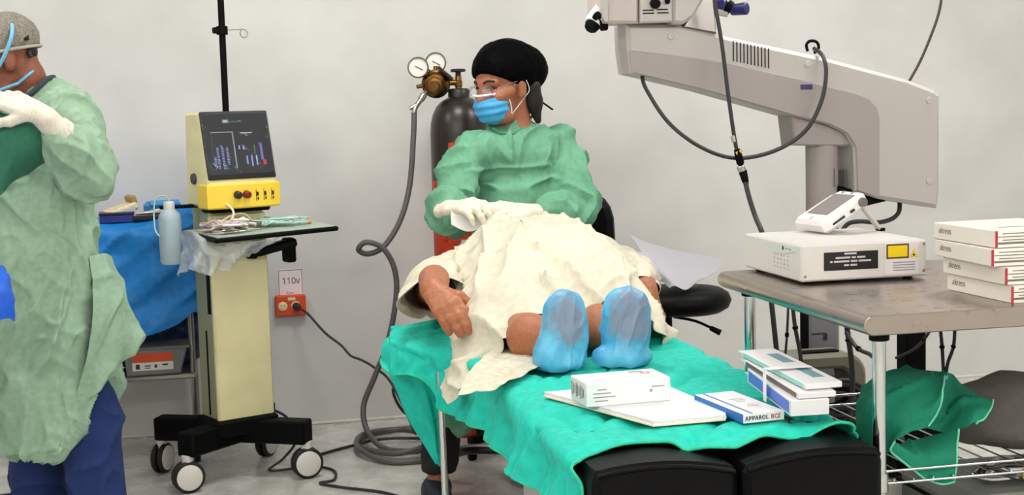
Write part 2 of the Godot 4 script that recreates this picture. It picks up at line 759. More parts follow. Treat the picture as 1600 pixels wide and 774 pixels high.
func ceiling_panel(at: Vector3, energy: float) -> void:
	var t := thing("ceiling_panel", "square diffused light panel in the ceiling close to the back wall", "ceiling light", at, 0.0, "ceiling panels by the back wall")
	for s in [-1, 1]:
		part("frame_bar", MB.new().box(Vector3(0.32 * s, 0.0, 0), Vector3(0.04, 0.05, 0.68), 0.004).mesh(), mat("white_paint", c8(235, 235, 232), 0.5), t)
		part("frame_bar", MB.new().box(Vector3(0, 0.0, 0.32 * s), Vector3(0.6, 0.05, 0.04), 0.004).mesh(), mat("white_paint", c8(235, 235, 232), 0.5), t)
	var d := mat("panel_glow", c8(245, 245, 240), 0.6)
	d.emission_enabled = true
	d.emission = Color(1.0, 0.99, 0.97)
	d.emission_energy_multiplier = 1.5
	part("diffuser", MB.new().box(Vector3(0, 0.01, 0), Vector3(0.6, 0.012, 0.6), 0.001).mesh(), d, t)
	var l := AreaLight3D.new()
	l.name = "lamp"
	l.area_size = Vector2(0.6, 0.6)
	l.light_energy = energy
	l.light_color = Color(1.0, 0.99, 0.975)
	l.area_range = 14.0
	l.area_attenuation = 2.0
	l.shadow_enabled = true
	l.position = Vector3(0, -0.012, 0)
	l.rotation.x = -PI / 2
	t.add_child(l)

func ceiling_light(at: Vector3, energy: float) -> void:
	var t := thing("ceiling_light", "bare fluorescent tube fitting mounted on the white ceiling out of view", "ceiling light", at, 0.0, "fluorescent ceiling fittings")
	part("batten", MB.new().box(Vector3(0, 0.052, 0), Vector3(1.3, 0.05, 0.09), 0.006).mesh(), mat("white_paint", c8(235, 235, 232), 0.5), t)
	for s in [-1, 1]:
		part("lamp_holder", MB.new().box(Vector3(0.63 * s, 0.0, 0), Vector3(0.03, 0.06, 0.04), 0.004).mesh(), mat("white_paint", c8(235, 235, 232), 0.5), t)
	var d := mat("tube_glow", c8(245, 245, 240), 0.5)
	d.emission_enabled = true
	d.emission = Color(1.0, 0.99, 0.97)
	d.emission_energy_multiplier = 1.5
	part("tube", MB.new().cyl(Vector3(-0.61, 0, 0), Vector3(0.61, 0, 0), 0.014, 0.014, 12).mesh(), d, t)
	for x in [-0.4, 0.0, 0.4]:
		var l := OmniLight3D.new()
		l.name = "lamp"
		l.light_energy = energy / 3.0
		l.light_color = Color(1.0, 0.99, 0.975)
		l.light_size = 0.12
		l.omni_range = 16.0
		l.omni_attenuation = 2.0
		l.shadow_enabled = true
		l.position = Vector3(x, -0.15, 0)
		t.add_child(l, true)

func room() -> void:
	var wall := mat("wall_paint", c8(216, 215, 212), 0.55)
	triplanar(wall, 0.6)
	wall.albedo_texture = noise_tex("wall_tone", 0.006, 4, false, 0.0, false, ramp2(0.955, 1.0, 0.2, 0.8))
	wall.normal_enabled = true
	wall.normal_texture = noise_tex("plaster", 0.03, 4, true, 2.0)
	wall.normal_scale = 0.12
	var fl := mat("floor_vinyl", c8(214, 213, 207), 0.32)
	triplanar(fl, 0.9)
	fl.albedo_texture = noise_tex("floor_tone", 0.012, 5, false, 0.0, false, ramp2(0.88, 1.0, 0.25, 0.75))
	fl.roughness_texture = noise_tex("floor_rough", 0.015, 4, false, 0.0, false, ramp2(0.55, 1.0, 0.2, 0.8))
	var x0 := -3.2
	var x1 := 4.2
	var z0 := -5.79
	var z1 := 2.6
	var h := 2.74
	var cx := (x0 + x1) / 2
	var cz := (z0 + z1) / 2
	var w := x1 - x0
	var d := z1 - z0
	struct("floor", MB.new().box(Vector3(cx, -0.1, cz), Vector3(w + 0.4, 0.2, d + 0.4), 0.001).mesh(), fl)
	struct("ceiling", MB.new().box(Vector3(cx, h + 0.1, cz), Vector3(w + 0.4, 0.2, d + 0.4), 0.001).mesh(), mat("ceiling_paint", c8(236, 235, 231), 0.8))
	struct("wall_back", MB.new().box(Vector3(cx, h / 2, z0 - 0.1), Vector3(w + 0.4, h, 0.2), 0.001).mesh(), wall)
	struct("wall_front", MB.new().box(Vector3(cx, h / 2, z1 + 0.1), Vector3(w + 0.4, h, 0.2), 0.001).mesh(), wall)
	struct("wall_left", MB.new().box(Vector3(x0 - 0.1, h / 2, cz), Vector3(0.2, h, d), 0.001).mesh(), wall)
	struct("wall_right", MB.new().box(Vector3(x1 + 0.1, h / 2, cz), Vector3(0.2, h, d), 0.001).mesh(), wall)
	struct("baseboard_back", MB.new().box(Vector3(cx, 0.006, z0 + 0.006), Vector3(w, 0.012, 0.012), 0.003).mesh(), mat("cove_strip", c8(225, 222, 215), 0.5))

# ---------------------------------------------------------------- left side
func gas_cylinder() -> void:
	var at := Vector3(0.945, 0, -5.45)
	var t := thing("gas_cylinder", "black and orange steel gas cylinder standing by the wall behind the seated assistant", "gas cylinder", at)
	var orange := mat("cylinder_orange", c8(202, 58, 22), 0.45)
	triplanar(orange, 3.0)
	orange.albedo_texture = noise_tex("paint_wear", 0.03, 5, false, 0.0, false, ramp2(0.7, 1.0, 0.25, 0.5))
	var black := mat("cylinder_black", c8(38, 30, 27), 0.32)
	part("body", MB.new().lathe([Vector2(0, 0), Vector2(0.105, 0), Vector2(0.115, 0.012), Vector2(0.115, 1.0)], Vector3.ZERO, Vector3.UP, 36).mesh(), orange, t)
	part("shoulder", MB.new().lathe([Vector2(0.1152, 1.0), Vector2(0.1152, 1.18), Vector2(0.112, 1.22), Vector2(0.103, 1.255), Vector2(0.088, 1.285), Vector2(0.068, 1.305), Vector2(0.048, 1.315), Vector2(0.04, 1.32)], Vector3.ZERO, Vector3.UP, 36).mesh(), black, t)
	# painted block letter at the top of the orange field
	var mk := MB.new()
	for b in [[0.01, 1.11, 0.012, 0.07], [0.045, 1.14, 0.06, 0.014], [0.045, 1.075, 0.06, 0.014]]:
		for k in 6:
			var a: float = PI * 0.5 + 0.62 - (b[0] - b[2] / 2 + b[2] * (k + 0.5) / 6.0) / 0.115
			var dir := Vector3(cos(a), 0, sin(a))
			mk.box(dir * 0.1152 + Vector3(0, b[1], 0), Vector3(b[2] / 6.0 + 0.001, b[3], 0.0012), 0.0002, Basis(Vector3.UP, PI / 2 - a))
	part("painted_letter", mk.mesh(), orange, t)
	var collar := MB.new().lathe([Vector2(0.03, 1.315), Vector2(0.042, 1.315), Vector2(0.042, 1.345), Vector2(0.036, 1.352), Vector2(0.0, 1.352)], Vector3.ZERO, Vector3.UP, 24)
	part("neck_ring", collar.mesh(), mat("neck_black", c8(30, 26, 25), 0.4), t)
	var brass := metalm("brass", c8(150, 112, 58), 0.35)
	var vb := MB.new().cyl(Vector3(0, 1.35, 0), Vector3(0, 1.40, 0), 0.013).box(Vector3(0, 1.37, 0.0), Vector3(0.028, 0.03, 0.028), 0.005).cyl(Vector3(-0.005, 1.375, 0), Vector3(-0.05, 1.375, 0.012), 0.011)
	part("valve", vb.mesh(), brass, t)
	part("valve_handle", MB.new().cyl(Vector3(0, 1.385, 0), Vector3(0, 1.415, 0), 0.011).cyl(Vector3(0, 1.415, 0), Vector3(0, 1.427, 0), 0.03, 0.03, 10, 0.004).mesh(), mat("valve_black", c8(35, 30, 27), 0.45), t)
	# the regulator screwed to the valve
	var rg := part("regulator", MB.new().lathe([Vector2(0, -0.028), Vector2(0.045, -0.028), Vector2(0.052, -0.02), Vector2(0.052, 0.002), Vector2(0.042, 0.008), Vector2(0.040, 0.02), Vector2(0.03, 0.024), Vector2(0.028, 0.036), Vector2(0.018, 0.038), Vector2(0.016, 0.05), Vector2(0, 0.05)], Vector3(-0.092, 1.37, 0.02), Vector3(-0.25, -0.15, 1), 28).mesh(), metalm("dark_brass", c8(120, 86, 48), 0.3), t)
	part("bonnet_ring", MB.new().lathe([Vector2(0.046, 0.002), Vector2(0.055, -0.004), Vector2(0.055, -0.024), Vector2(0.046, -0.03)], Vector3(-0.092, 1.37, 0.02), Vector3(-0.25, -0.15, 1), 28).mesh(), mat("valve_black", c8(35, 30, 27), 0.45), rg)
	var stem := MB.new().cyl(Vector3(-0.05, 1.375, 0.012), Vector3(-0.075, 1.372, 0.015), 0.014)
	stem.cyl(Vector3(-0.11, 1.395, 0.01), Vector3(-0.14, 1.42, 0.015), 0.009).cyl(Vector3(-0.09, 1.41, 0.01), Vector3(-0.088, 1.44, 0.012), 0.009)
	stem.cyl(Vector3(-0.14, 1.365, 0.01), Vector3(-0.165, 1.362, 0.015), 0.008)
	part("fittings", stem.mesh(), brass, rg)
	part("pressure_lever", MB.new().cyl(Vector3(-0.085, 1.435, 0.05), Vector3(-0.03, 1.385, 0.04), 0.006, 0.009, 8).mesh(), mat("valve_black", c8(35, 30, 27), 0.45), rg)
	for g in [Vector3(-0.158, 1.435, 0.02), Vector3(-0.088, 1.452, 0.01)]:
		var ax := Vector3(-0.15, 0.05, 1)
		var gd := part("pressure_gauge", MB.new().lathe([Vector2(0, -0.022), Vector2(0.034, -0.022), Vector2(0.04, -0.016), Vector2(0.041, 0.004), Vector2(0.037, 0.008), Vector2(0.035, 0.004)], g, ax, 28).mesh(), metalm("gauge_case", c8(150, 140, 118), 0.3), t)
		part("dial", MB.new().lathe([Vector2(0.036, 0.0), Vector2(0.0, 0.0005)], g + ax.normalized() * 0.001, -ax, 28).mesh(), mat("dial_white", c8(232, 228, 222), 0.35), gd)
		var fb := MB.frame(ax)
		part("needle", MB.new().beam(g + ax.normalized() * 0.003 - fb.x * 0.012 + fb.y * 0.006, g + ax.normalized() * 0.003 + fb.x * 0.018 - fb.y * 0.01, 0.003, 0.001, 0.0003, ax).mesh(), mat("ink", c8(40, 36, 40), 0.6), gd)
	part("hose_coupling", MB.new().tube([Vector3(0.822, 1.351, -5.44), Vector3(0.804, 1.326, -5.42), Vector3(0.771, 1.288, -5.41), Vector3(0.763, 1.264, -5.41)], 0.010, 10, 3).cyl(Vector3(0.804, 1.331, -5.42), Vector3(0.79, 1.312, -5.415), 0.014).cyl(Vector3(0.771, 1.293, -5.41), Vector3(0.746, 1.279, -5.41), 0.008).mesh(), metalm("steel_bright", c8(190, 186, 180), 0.28), t).position = -at

func wall_outlet() -> void:
	var at := Vector3(0.283, 0.5, -5.79)
	var t := thing("power_outlet", "orange wall socket box with a black plug in its right socket", "power outlet", at)
	var om := mat("outlet_orange", c8(214, 70, 30), 0.45)
	part("box", MB.new().box(Vector3(0, 0, 0.018), Vector3(0.122, 0.084, 0.034), 0.004).mesh(), om, t)
	var cr := mat("socket_cream", c8(235, 214, 160), 0.4)
	for s in [-1, 1]:
		var k := part("socket", MB.new().lathe([Vector2(0.019, 0), Vector2(0.019, 0.003), Vector2(0.017, 0.0045), Vector2(0, 0.0045)], Vector3(s * 0.026 - 0.006, -0.001, 0.035), Vector3(0, 0, 1), 20).mesh(), cr, t)
		var sl := MB.new()
		for q in [-1, 1]:
			sl.box(Vector3(s * 0.026 - 0.006 + q * 0.006, 0.003, 0.0395), Vector3(0.002, 0.008, 0.001), 0.0002)
		part("slot", sl.mesh(), mat("ink", c8(40, 36, 40), 0.6), k)
	part("cover_strap", MB.new().box(Vector3(0.004, 0.028, 0.036), Vector3(0.03, 0.012, 0.004), 0.001).mesh(), cr, t)

	var p := thing("paper_sign", "small white paper sign reading 110v taped above the orange socket", "sign", Vector3(0.287, 0.592, -5.789))
	part("sheet", MB.new().box(Vector3(0, 0, 0.001), Vector3(0.1, 0.108, 0.0012), 0.0002).mesh(), mat("paper_pink", c8(236, 226, 226), 0.8), p)
	var ink := mat("marker_purple", c8(110, 40, 62), 0.7)
	var bd := MB.new()
	bd.box(Vector3(-0.046, 0, 0.002), Vector3(0.0022, 0.1, 0.0006), 0.0001).box(Vector3(0.047, 0.005, 0.002), Vector3(0.0018, 0.096, 0.0006), 0.0001).box(Vector3(0, 0.05, 0.002), Vector3(0.094, 0.002, 0.0006), 0.0001)
	part("drawn_border", bd.mesh(), ink, p)
	lettering("110v", 0.034, ink, p, Transform3D(Basis.IDENTITY, Vector3(0.002, 0.006, 0.0022)))
	part("scribble", MB.new().tube([Vector3(-0.01, -0.036, 0.0022), Vector3(-0.016, -0.042, 0.0022), Vector3(-0.008, -0.047, 0.0022), Vector3(-0.003, -0.04, 0.0022), Vector3(0.002, -0.046, 0.0022), Vector3(0.007, -0.041, 0.0022), Vector3(0.012, -0.046, 0.0022)], 0.0008, 6, 4).mesh(), ink, p)

	var c := thing("plug_cable", "black plug and cord running from the orange socket toward the bed", "cord", Vector3(0.303, 0.499, -5.74))
	var blk := mat("cable_black", c8(42, 40, 40), 0.5)
	partw("plug", MB.new().lathe([Vector2(0, 0), Vector2(0.016, 0.0), Vector2(0.017, 0.012), Vector2(0.009, 0.034), Vector2(0, 0.036)], Vector3(0.303, 0.499, -5.751), Vector3(0.35, -0.2, 1), 16).mesh(), blk, c)
	partw("cable", MB.new().tube([Vector3(0.314, 0.492, -5.72), Vector3(0.342, 0.479, -5.66), Vector3(0.386, 0.428, -5.6), Vector3(0.412, 0.402, -5.56), Vector3(0.462, 0.36, -5.55), Vector3(0.496, 0.32, -5.53), Vector3(0.535, 0.305, -5.5), Vector3(0.582, 0.275, -5.48), Vector3(0.638, 0.223, -5.4), Vector3(0.712, 0.038, -5.3)], 0.005, 8, 5).mesh(), blk, c)

func back_cart() -> void:
	var at := Vector3(-0.34, 0, -5.5)
	var t := thing("instrument_cart", "steel instrument cart under a blue drape behind the standing surgeon", "cart", at)
	var st := metalm("steel_dull", c8(150, 146, 140), 0.35)
	for x in [-0.27, 0.235]:
		for z in [-0.2, 0.2]:
			part("leg", MB.new().cyl(Vector3(x, 0.06, z), Vector3(x, 0.87, z), 0.011).mesh(), st, t)
			part("caster", MB.new().cyl(Vector3(x - 0.012, 0.03, z), Vector3(x + 0.012, 0.03, z), 0.03, 0.03, 18, 0.004).cyl(Vector3(x, 0.03, z), Vector3(x, 0.065, z), 0.008).mesh(), mat("rubber_black", c8(22, 22, 22), 0.6), t)
	part("shelf", MB.new().box(Vector3(-0.017, 0.325, 0), Vector3(0.53, 0.02, 0.43), 0.004).mesh(), st, t)
	part("top_tray", MB.new().box(Vector3(-0.017, 0.87, 0), Vector3(0.55, 0.02, 0.44), 0.004).mesh(), st, t)

	# blue drape over the cart
	var d := thing("surgical_drape", "bright blue drape covering the instrument cart behind the surgeon", "drape", Vector3(-0.34, 0.88, -5.5))
	var blue := fabric("drape_blue", c8(14, 130, 214), 0.55, 0.6, 3.0)
	var top := 0.892
	var net := [
		[Vector3(-0.66, 0.6, -5.75), Vector3(-0.62, 0.88, -5.74), Vector3(-0.45, top, -5.74), Vector3(-0.25, top, -5.74), Vector3(-0.1, top + 0.02, -5.74), Vector3(-0.055, 0.87, -5.73), Vector3(-0.045, 0.55, -5.73)],
		[Vector3(-0.67, 0.58, -5.5), Vector3(-0.63, 0.88, -5.5), Vector3(-0.45, top, -5.5), Vector3(-0.25, top + 0.003, -5.5), Vector3(-0.1, top + 0.045, -5.5), Vector3(-0.05, 0.89, -5.5), Vector3(-0.04, 0.55, -5.5)],
		[Vector3(-0.67, 0.58, -5.3), Vector3(-0.63, 0.86, -5.29), Vector3(-0.45, top - 0.005, -5.28), Vector3(-0.25, top, -5.28), Vector3(-0.11, top + 0.05, -5.29), Vector3(-0.055, 0.89, -5.3), Vector3(-0.045, 0.55, -5.31)],
		[Vector3(-0.67, 0.56, -5.25), Vector3(-0.63, 0.75, -5.25), Vector3(-0.45, 0.76, -5.24), Vector3(-0.27, 0.78, -5.235), Vector3(-0.14, 0.82, -5.24), Vector3(-0.065, 0.8, -5.25), Vector3(-0.055, 0.56, -5.27)],
		[Vector3(-0.67, 0.5, -5.25), Vector3(-0.62, 0.52, -5.25), Vector3(-0.45, 0.49, -5.24), Vector3(-0.3, 0.485, -5.235), Vector3(-0.16, 0.52, -5.24), Vector3(-0.085, 0.565, -5.25), Vector3(-0.065, 0.5, -5.27)]]
	var fold := func(p: Vector3, u: float, v: float) -> float:
		var k := smoothstep(0.4, 0.65, v)
		return k * (0.012 * sin(13.0 * (v * 1.6 - u * 0.9) + 2.0 * soft(p, 3.0)) + 0.02 * crease(p, Vector3(0.8, 0.5, 0), 7.0, 5.0)) + 0.004 * wrinkle(p, 5.0)
	partw("sheet", MB.new().grid(patch(net, 70, 70, fold), 0.002).mesh(), blue, d)

	# things on the shelf
	var b := thing("supply_box", "grey plastic box with an orange and white label on the cart shelf", "box", Vector3(-0.235, 0.336, -5.36))
	var gp := mat("grey_plastic", c8(118, 120, 118), 0.5)
	var bx := MB.new().prism([Vector2(-0.105, 0), Vector2(0.085, 0), Vector2(0.115, 0.1), Vector2(-0.115, 0.1)], 0.16, Vector3.ZERO, Basis.IDENTITY, 0.006)
	part("body", bx.mesh(), gp, b)
	part("rim", MB.new().box(Vector3(0, 0.1, 0), Vector3(0.245, 0.01, 0.175), 0.003).mesh(), gp, b)
	part("label_band", MB.new().box(Vector3(-0.012, 0.066, 0.0805), Vector3(0.145, 0.034, 0.0012), 0.0002).mesh(), mat("label_orange", c8(214, 74, 28), 0.5), b)
	part("label_field", MB.new().box(Vector3(-0.012, 0.034, 0.0805), Vector3(0.145, 0.03, 0.0012), 0.0002).mesh(), mat("label_white", c8(225, 222, 216), 0.6), b)
	var mk := MB.new()
	for q in [[-0.065, 0.034, 0.014, 0.018], [-0.03, 0.036, 0.022, 0.004], [-0.001, 0.034, 0.009, 0.012], [0.032, 0.038, 0.02, 0.006], [-0.03, 0.028, 0.02, 0.003]]:
		mk.box(Vector3(q[0], q[1], 0.0815), Vector3(q[2], q[3], 0.0006), 0.0001)
	part("printing", mk.mesh(), mat("ink", c8(40, 36, 40), 0.6), b)

	var w := thing("wrapped_bundle", "dark blue wrapped bundle on the shelf behind the orange labelled box", "bundle", Vector3(-0.28, 0.336, -5.53))
	var f := Field.new().ell(Vector3(0.02, 0.11, 0), Vector3(0.22, 0.13, 0.09)).ell(Vector3(0.1, 0.15, 0.02), Vector3(0.1, 0.1, 0.07)).cut(Vector3.ZERO, Vector3.DOWN)
	part("wrap", f.build(0.012, 0.05, func(p: Vector3, _n: Vector3) -> float: return 0.02 * wrinkle(p, 7.0)), fabric("navy_wrap", c8(24, 44, 92), 0.5, 0.8, 4.0), w)

	# things on top of the drape
	var k1 := thing("sterile_packet", "cream sterile packet lying tilted on the blue draped cart", "packet", Vector3(-0.345, 0.93, -5.4), 0.3)
	k1.rotation.z = 0.32
	part("pouch", MB.new().box(Vector3(0, 0.005, 0), Vector3(0.13, 0.03, 0.11), 0.008).mesh(), fabric("packet_cream", c8(228, 214, 180), 0.6, 0.8, 8.0), k1)
	part("window_strip", MB.new().box(Vector3(0.0, -0.002, 0.056), Vector3(0.1, 0.018, 0.002), 0.0005).mesh(), mat("film_lilac", c8(190, 192, 214), 0.3), k1)
	part("end_seal", MB.new().box(Vector3(0.058, 0.028, 0), Vector3(0.022, 0.03, 0.09), 0.004).mesh(), mat("packet_brown", c8(170, 134, 70), 0.5), k1)
	var k2 := thing("instrument_tray", "dark blue instrument box under the cream packet on the cart", "box", Vector3(-0.35, 0.9, -5.36), 0.06)
	part("body", MB.new().box(Vector3(0, 0.012, 0), Vector3(0.12, 0.03, 0.12), 0.003).mesh(), mat("box_navy", c8(18, 40, 122), 0.45), k2)
	part("lid", MB.new().box(Vector3(0, 0.03, 0), Vector3(0.125, 0.008, 0.125), 0.002).mesh(), mat("lid_black", c8(28, 28, 34), 0.4), k2)
	var k3 := thing("metal_tray", "shallow dark tray with steel instruments on the blue draped cart", "tray", Vector3(-0.225, 0.903, -5.37), -0.1)
	part("body", MB.new().box(Vector3(0, 0.008, 0), Vector3(0.12, 0.016, 0.16), 0.003).mesh(), mat("lid_black", c8(28, 28, 34), 0.4), k3)
	for i in 4:
		part("instrument", MB.new().cyl(Vector3(-0.05 + 0.01 * i, 0.022, 0.04 - 0.03 * i), Vector3(0.05, 0.026 + 0.004 * i, 0.05 - 0.03 * i), 0.004, 0.003, 8).mesh(), metalm("steel_bright", c8(190, 186, 180), 0.28), k3)
	var k4 := thing("blue_packet", "small light blue packet on the cart beside the hanging bottle", "packet", Vector3(-0.19, 0.935, -5.48), 0.2)
	part("pouch", MB.new().box(Vector3.ZERO, Vector3(0.13, 0.05, 0.1), 0.014).mesh(), fabric("packet_blue", c8(60, 150, 220), 0.6, 0.8, 8.0), k4)
	part("flap", MB.new().box(Vector3(0.0, 0.02, 0.045), Vector3(0.11, 0.012, 0.03), 0.004, Basis(Vector3.RIGHT, 0.5)).mesh(), fabric("packet_blue", c8(60, 150, 220)), k4)

func phaco_machine() -> void:
	var at := Vector3(0.045, 0, -5.05)
	var th := 0.42
	var t := thing("phaco_machine", "cream surgical console on a black wheeled base with yellow control panel", "medical machine", at, th)
	var cream := mat("console_cream", c8(230, 220, 172), 0.45)
	triplanar(cream, 2.0)
	cream.albedo_texture = noise_tex("wall_tone", 0.006, 4, false, 0.0, false, ramp2(0.955, 1.0, 0.2, 0.8))
	var grey := mat("console_greygreen", c8(150, 152, 122), 0.5)
	var blk := mat("base_black", c8(9, 9, 10), 0.5)
	blk.metallic_specular = 0.2
	# column: front panel, side housing with slits
	part("column", MB.new().box(Vector3(0.0, 0.6, -0.012), Vector3(0.2, 0.77, 0.135), 0.008).mesh(), grey, t)
	part("front_panel", MB.new().box(Vector3(0.003, 0.575, 0.064), Vector3(0.212, 0.72, 0.022), 0.006).mesh(), cream, t)
	part("upper_panel", MB.new().box(Vector3(0.003, 0.95, 0.05), Vector3(0.2, 0.05, 0.03), 0.006).mesh(), cream, t)
	var sl := MB.new()
	sl.box(Vector3(-0.102, 0.68, 0.035), Vector3(0.004, 0.18, 0.022), 0.001).box(Vector3(-0.102, 0.38, 0.0), Vector3(0.004, 0.3, 0.006), 0.001).box(Vector3(0.108, 0.74, 0.04), Vector3(0.006, 0.035, 0.02), 0.002)
	part("side_slot", sl.mesh(), blk, t)
	# monitor head
	var hd := MB.new()
	var side := [Vector2(-0.055, 0.965), Vector2(0.12, 0.965), Vector2(0.135, 0.985), Vector2(0.13, 1.05), Vector2(0.075, 1.285), Vector2(-0.04, 1.285)]
	hd.prism(side, 0.252, Vector3(0.0, 0, 0), Basis(Vector3(0, 0, 1), Vector3(0, 1, 0), Vector3(-1, 0, 0)), 0.008)
	var hm := part("head", hd.mesh(), cream, t)
	part("side_knob", MB.new().cyl(Vector3(-0.125, 1.06, 0.02), Vector3(-0.135, 1.06, 0.02), 0.02, 0.018, 16).cyl(Vector3(-0.125, 1.03, 0.09), Vector3(-0.132, 1.03, 0.09), 0.012, 0.011, 12).mesh(), mat("knob_grey", c8(60, 58, 56), 0.5), hm)
	# screen on the sloping face
	var a := Vector3(0, 1.05, 0.131)
	var b := Vector3(0, 1.285, 0.0755)
	var up := (b - a).normalized()
	var nr := Vector3.RIGHT.cross(up).normalized()
	var mid := (a + b) * 0.5
	var sb := Basis(Vector3.RIGHT, up, nr)
	part("screen_bezel", MB.new().box(mid + nr * 0.003 + up * 0.003, Vector3(0.25, 0.236, 0.012), 0.004, sb).mesh(), mat("bezel_black", c8(26, 26, 30), 0.35), t)
	var q := QuadMesh.new()
	q.size = Vector2(0.236, 0.22)
	var scr := part("screen", q, screen_mat(), t)
	scr.transform = Transform3D(sb, mid + nr * 0.0105)
	# crinkled clear film over the screen
	var net := []
	for j in 6:
		var line := []
		for i in 6:
			line.append(mid + Vector3.RIGHT * (-0.128 + 0.0512 * i) + up * (0.118 - 0.0435 * j) + nr * 0.016)
		net.append(line)
	var film := glassy("clear_film", c8(235, 240, 245), 0.02, 0.04)
	film.metallic_specular = 0.25
	part("film_cover", MB.new().grid(patch(net, 40, 40, func(p: Vector3, _u: float, _v: float) -> float: return 0.002 * wrinkle(p, 16.0))).mesh(), film, t)
	# yellow control band, bowed out at the middle
	var yel := mat("panel_yellow", c8(238, 202, 62), 0.42)
	var band := MB.new()
	var prof := []
	var seg := 12
	for i in seg + 1:
		var x := -0.135 + 0.27 * i / seg
		prof.append(Vector2(x, 0.138 + 0.022 * (1.0 - pow(x / 0.135, 2))))
	var poly := prof.duplicate()
	poly.append(Vector2(0.135, 0.06))
	poly.append(Vector2(-0.135, 0.06))
	# drawn in plan, then stood up
	band.prism(poly, 0.085, Vector3(0, 1.0, 0), Basis(Vector3.RIGHT, Vector3(0, 0, 1), Vector3(0, -1, 0)), 0.005, true)
	var bd := part("control_band", band.mesh(), yel, t)
	var zf := func(x: float) -> float: return 0.138 + 0.022 * (1.0 - pow(x / 0.135, 2))
	for kn in [[-0.035, mat("knob_black", c8(30, 28, 30), 0.4)], [-0.002, mat("knob_red", c8(120, 20, 24), 0.4)]]:
		part("connector", MB.new().cyl(Vector3(kn[0], 1.005, zf.call(kn[0]) - 0.002), Vector3(kn[0], 1.003, zf.call(kn[0]) + 0.02), 0.014, 0.012, 16, 0.003).mesh(), kn[1], bd)
	for x in [0.035, 0.066, 0.098]:
		var tilt := Basis(Vector3.UP, 2.0 * 0.022 * x / (0.135 * 0.135))
		var sy := part("port_symbol", MB.new().box(Vector3(x, 1.0, zf.call(x) + 0.0005), Vector3(0.002, 0.04, 0.001), 0.0002, tilt).box(Vector3(x + 0.006, 1.004, zf.call(x + 0.006) + 0.0005), Vector3(0.008, 0.014, 0.001), 0.0002, tilt).box(Vector3(x + 0.007, 0.988, zf.call(x + 0.007) + 0.0005), Vector3(0.005, 0.01, 0.001), 0.0002, tilt).mesh(), mat("ink", c8(40, 36, 40), 0.6), bd)
	part("under_panel", MB.new().box(Vector3(0.0, 0.955, 0.07), Vector3(0.22, 0.025, 0.09), 0.006).mesh(), blk, t)
	# base: four arms and casters
	var inv := Transform3D(Basis(Vector3.UP, th), at).affine_inverse()
	part("hub", MB.new().box(Vector3(0.0, 0.19, 0.0), Vector3(0.24, 0.06, 0.18), 0.01).mesh(), blk, t)
	var cm := mat("caster_white", c8(222, 216, 210), 0.45)
	var rub := mat("rubber_black", c8(22, 22, 22), 0.6)
	for w in [[Vector3(-0.13, 0, -4.86), 0.25], [Vector3(0.275, 0, -4.93), 0.2], [Vector3(-0.225, 0, -5.17), 1.1], [Vector3(0.15, 0, -5.3), 1.0]]:
		var p: Vector3 = inv * (w[0] as Vector3)
		var e := Vector3(p.x, 0.165, p.z)
		part("arm", MB.new().beam(Vector3(0, 0.165, 0), e * 1.04 + Vector3(0, -0.0066, 0), 0.075, 0.082, 0.006).mesh(), blk, t)
		var ax := (inv.basis * Vector3(sin(w[1]), 0, cos(w[1]))).normalized()
		var cs := part("caster", MB.new().cyl(p + Vector3(0, 0.055, 0) - ax * 0.022, p + Vector3(0, 0.055, 0) - ax * 0.004, 0.055, 0.055, 28, 0.006).cyl(p + Vector3(0, 0.055, 0) + ax * 0.004, p + Vector3(0, 0.055, 0) + ax * 0.022, 0.055, 0.055, 28, 0.006).mesh(), rub, t)
		for sd in [-1.0, 1.0]:
			part("wheel_disc", MB.new().lathe([Vector2(0.044, 0), Vector2(0.044, 0.003), Vector2(0.038, 0.006), Vector2(0, 0.007)], p + Vector3(0, 0.055, 0) + ax * 0.021 * sd, ax * sd, 28).mesh(), cm, cs)
		part("fork", MB.new().cyl(p + Vector3(0, 0.055, 0), p + Vector3(0, 0.13, 0), 0.017, 0.02, 16).box(p + Vector3(0, 0.1, 0), Vector3(0.03, 0.05, 0.03), 0.005).mesh(), cm, cs)
	part("cable_post", MB.new().box(Vector3(0.115, 0.235, -0.03), Vector3(0.014, 0.09, 0.014), 0.003).mesh(), blk, t)
	# pole for the infusion bottle
	var pole := part("infusion_pole", MB.new().cyl(Vector3(0.045, 0.9, -0.075), Vector3(0.045, 2.1, -0.075), 0.0115).mesh(), blk, t)
	part("clamp", MB.new().cyl(Vector3(0.045, 1.555, -0.075), Vector3(0.045, 1.585, -0.075), 0.02).box(Vector3(0.02, 1.57, -0.075), Vector3(0.02, 0.022, 0.02), 0.004).mesh(), blk, pole)
	part("hook", MB.new().tube([Vector3(0.06, 1.572, -0.07), Vector3(0.1, 1.573, -0.065), Vector3(0.122, 1.574, -0.063), Vector3(0.135, 1.562, -0.06), Vector3(0.128, 1.546, -0.06), Vector3(0.113, 1.548, -0.062), Vector3(0.108, 1.562, -0.063), Vector3(0.113, 1.572, -0.064)], 0.002, 6, 5).mesh(), metalm("steel_dull", c8(150, 146, 140), 0.35), pole)

	# tray arm and tray
	var tr := part("tray", MB.new().box(Vector3.ZERO, Vector3(0.46, 0.016, 0.26), 0.005).mesh(), blk, t)
	var w0 := Vector3(0.155, 0.875, -4.935)
	tr.transform = Transform3D(Basis(Vector3.FORWARD, -0.02) * Basis(Vector3.RIGHT, 0.05), inv * w0)
	part("tray_liner", MB.new().box(Vector3(0, 0.009, 0), Vector3(0.44, 0.004, 0.24), 0.001).mesh(), mat("liner_sage", c8(158, 172, 160), 0.6), tr)
	var ar := inv * Vector3(0.24, 0.79, -4.98)
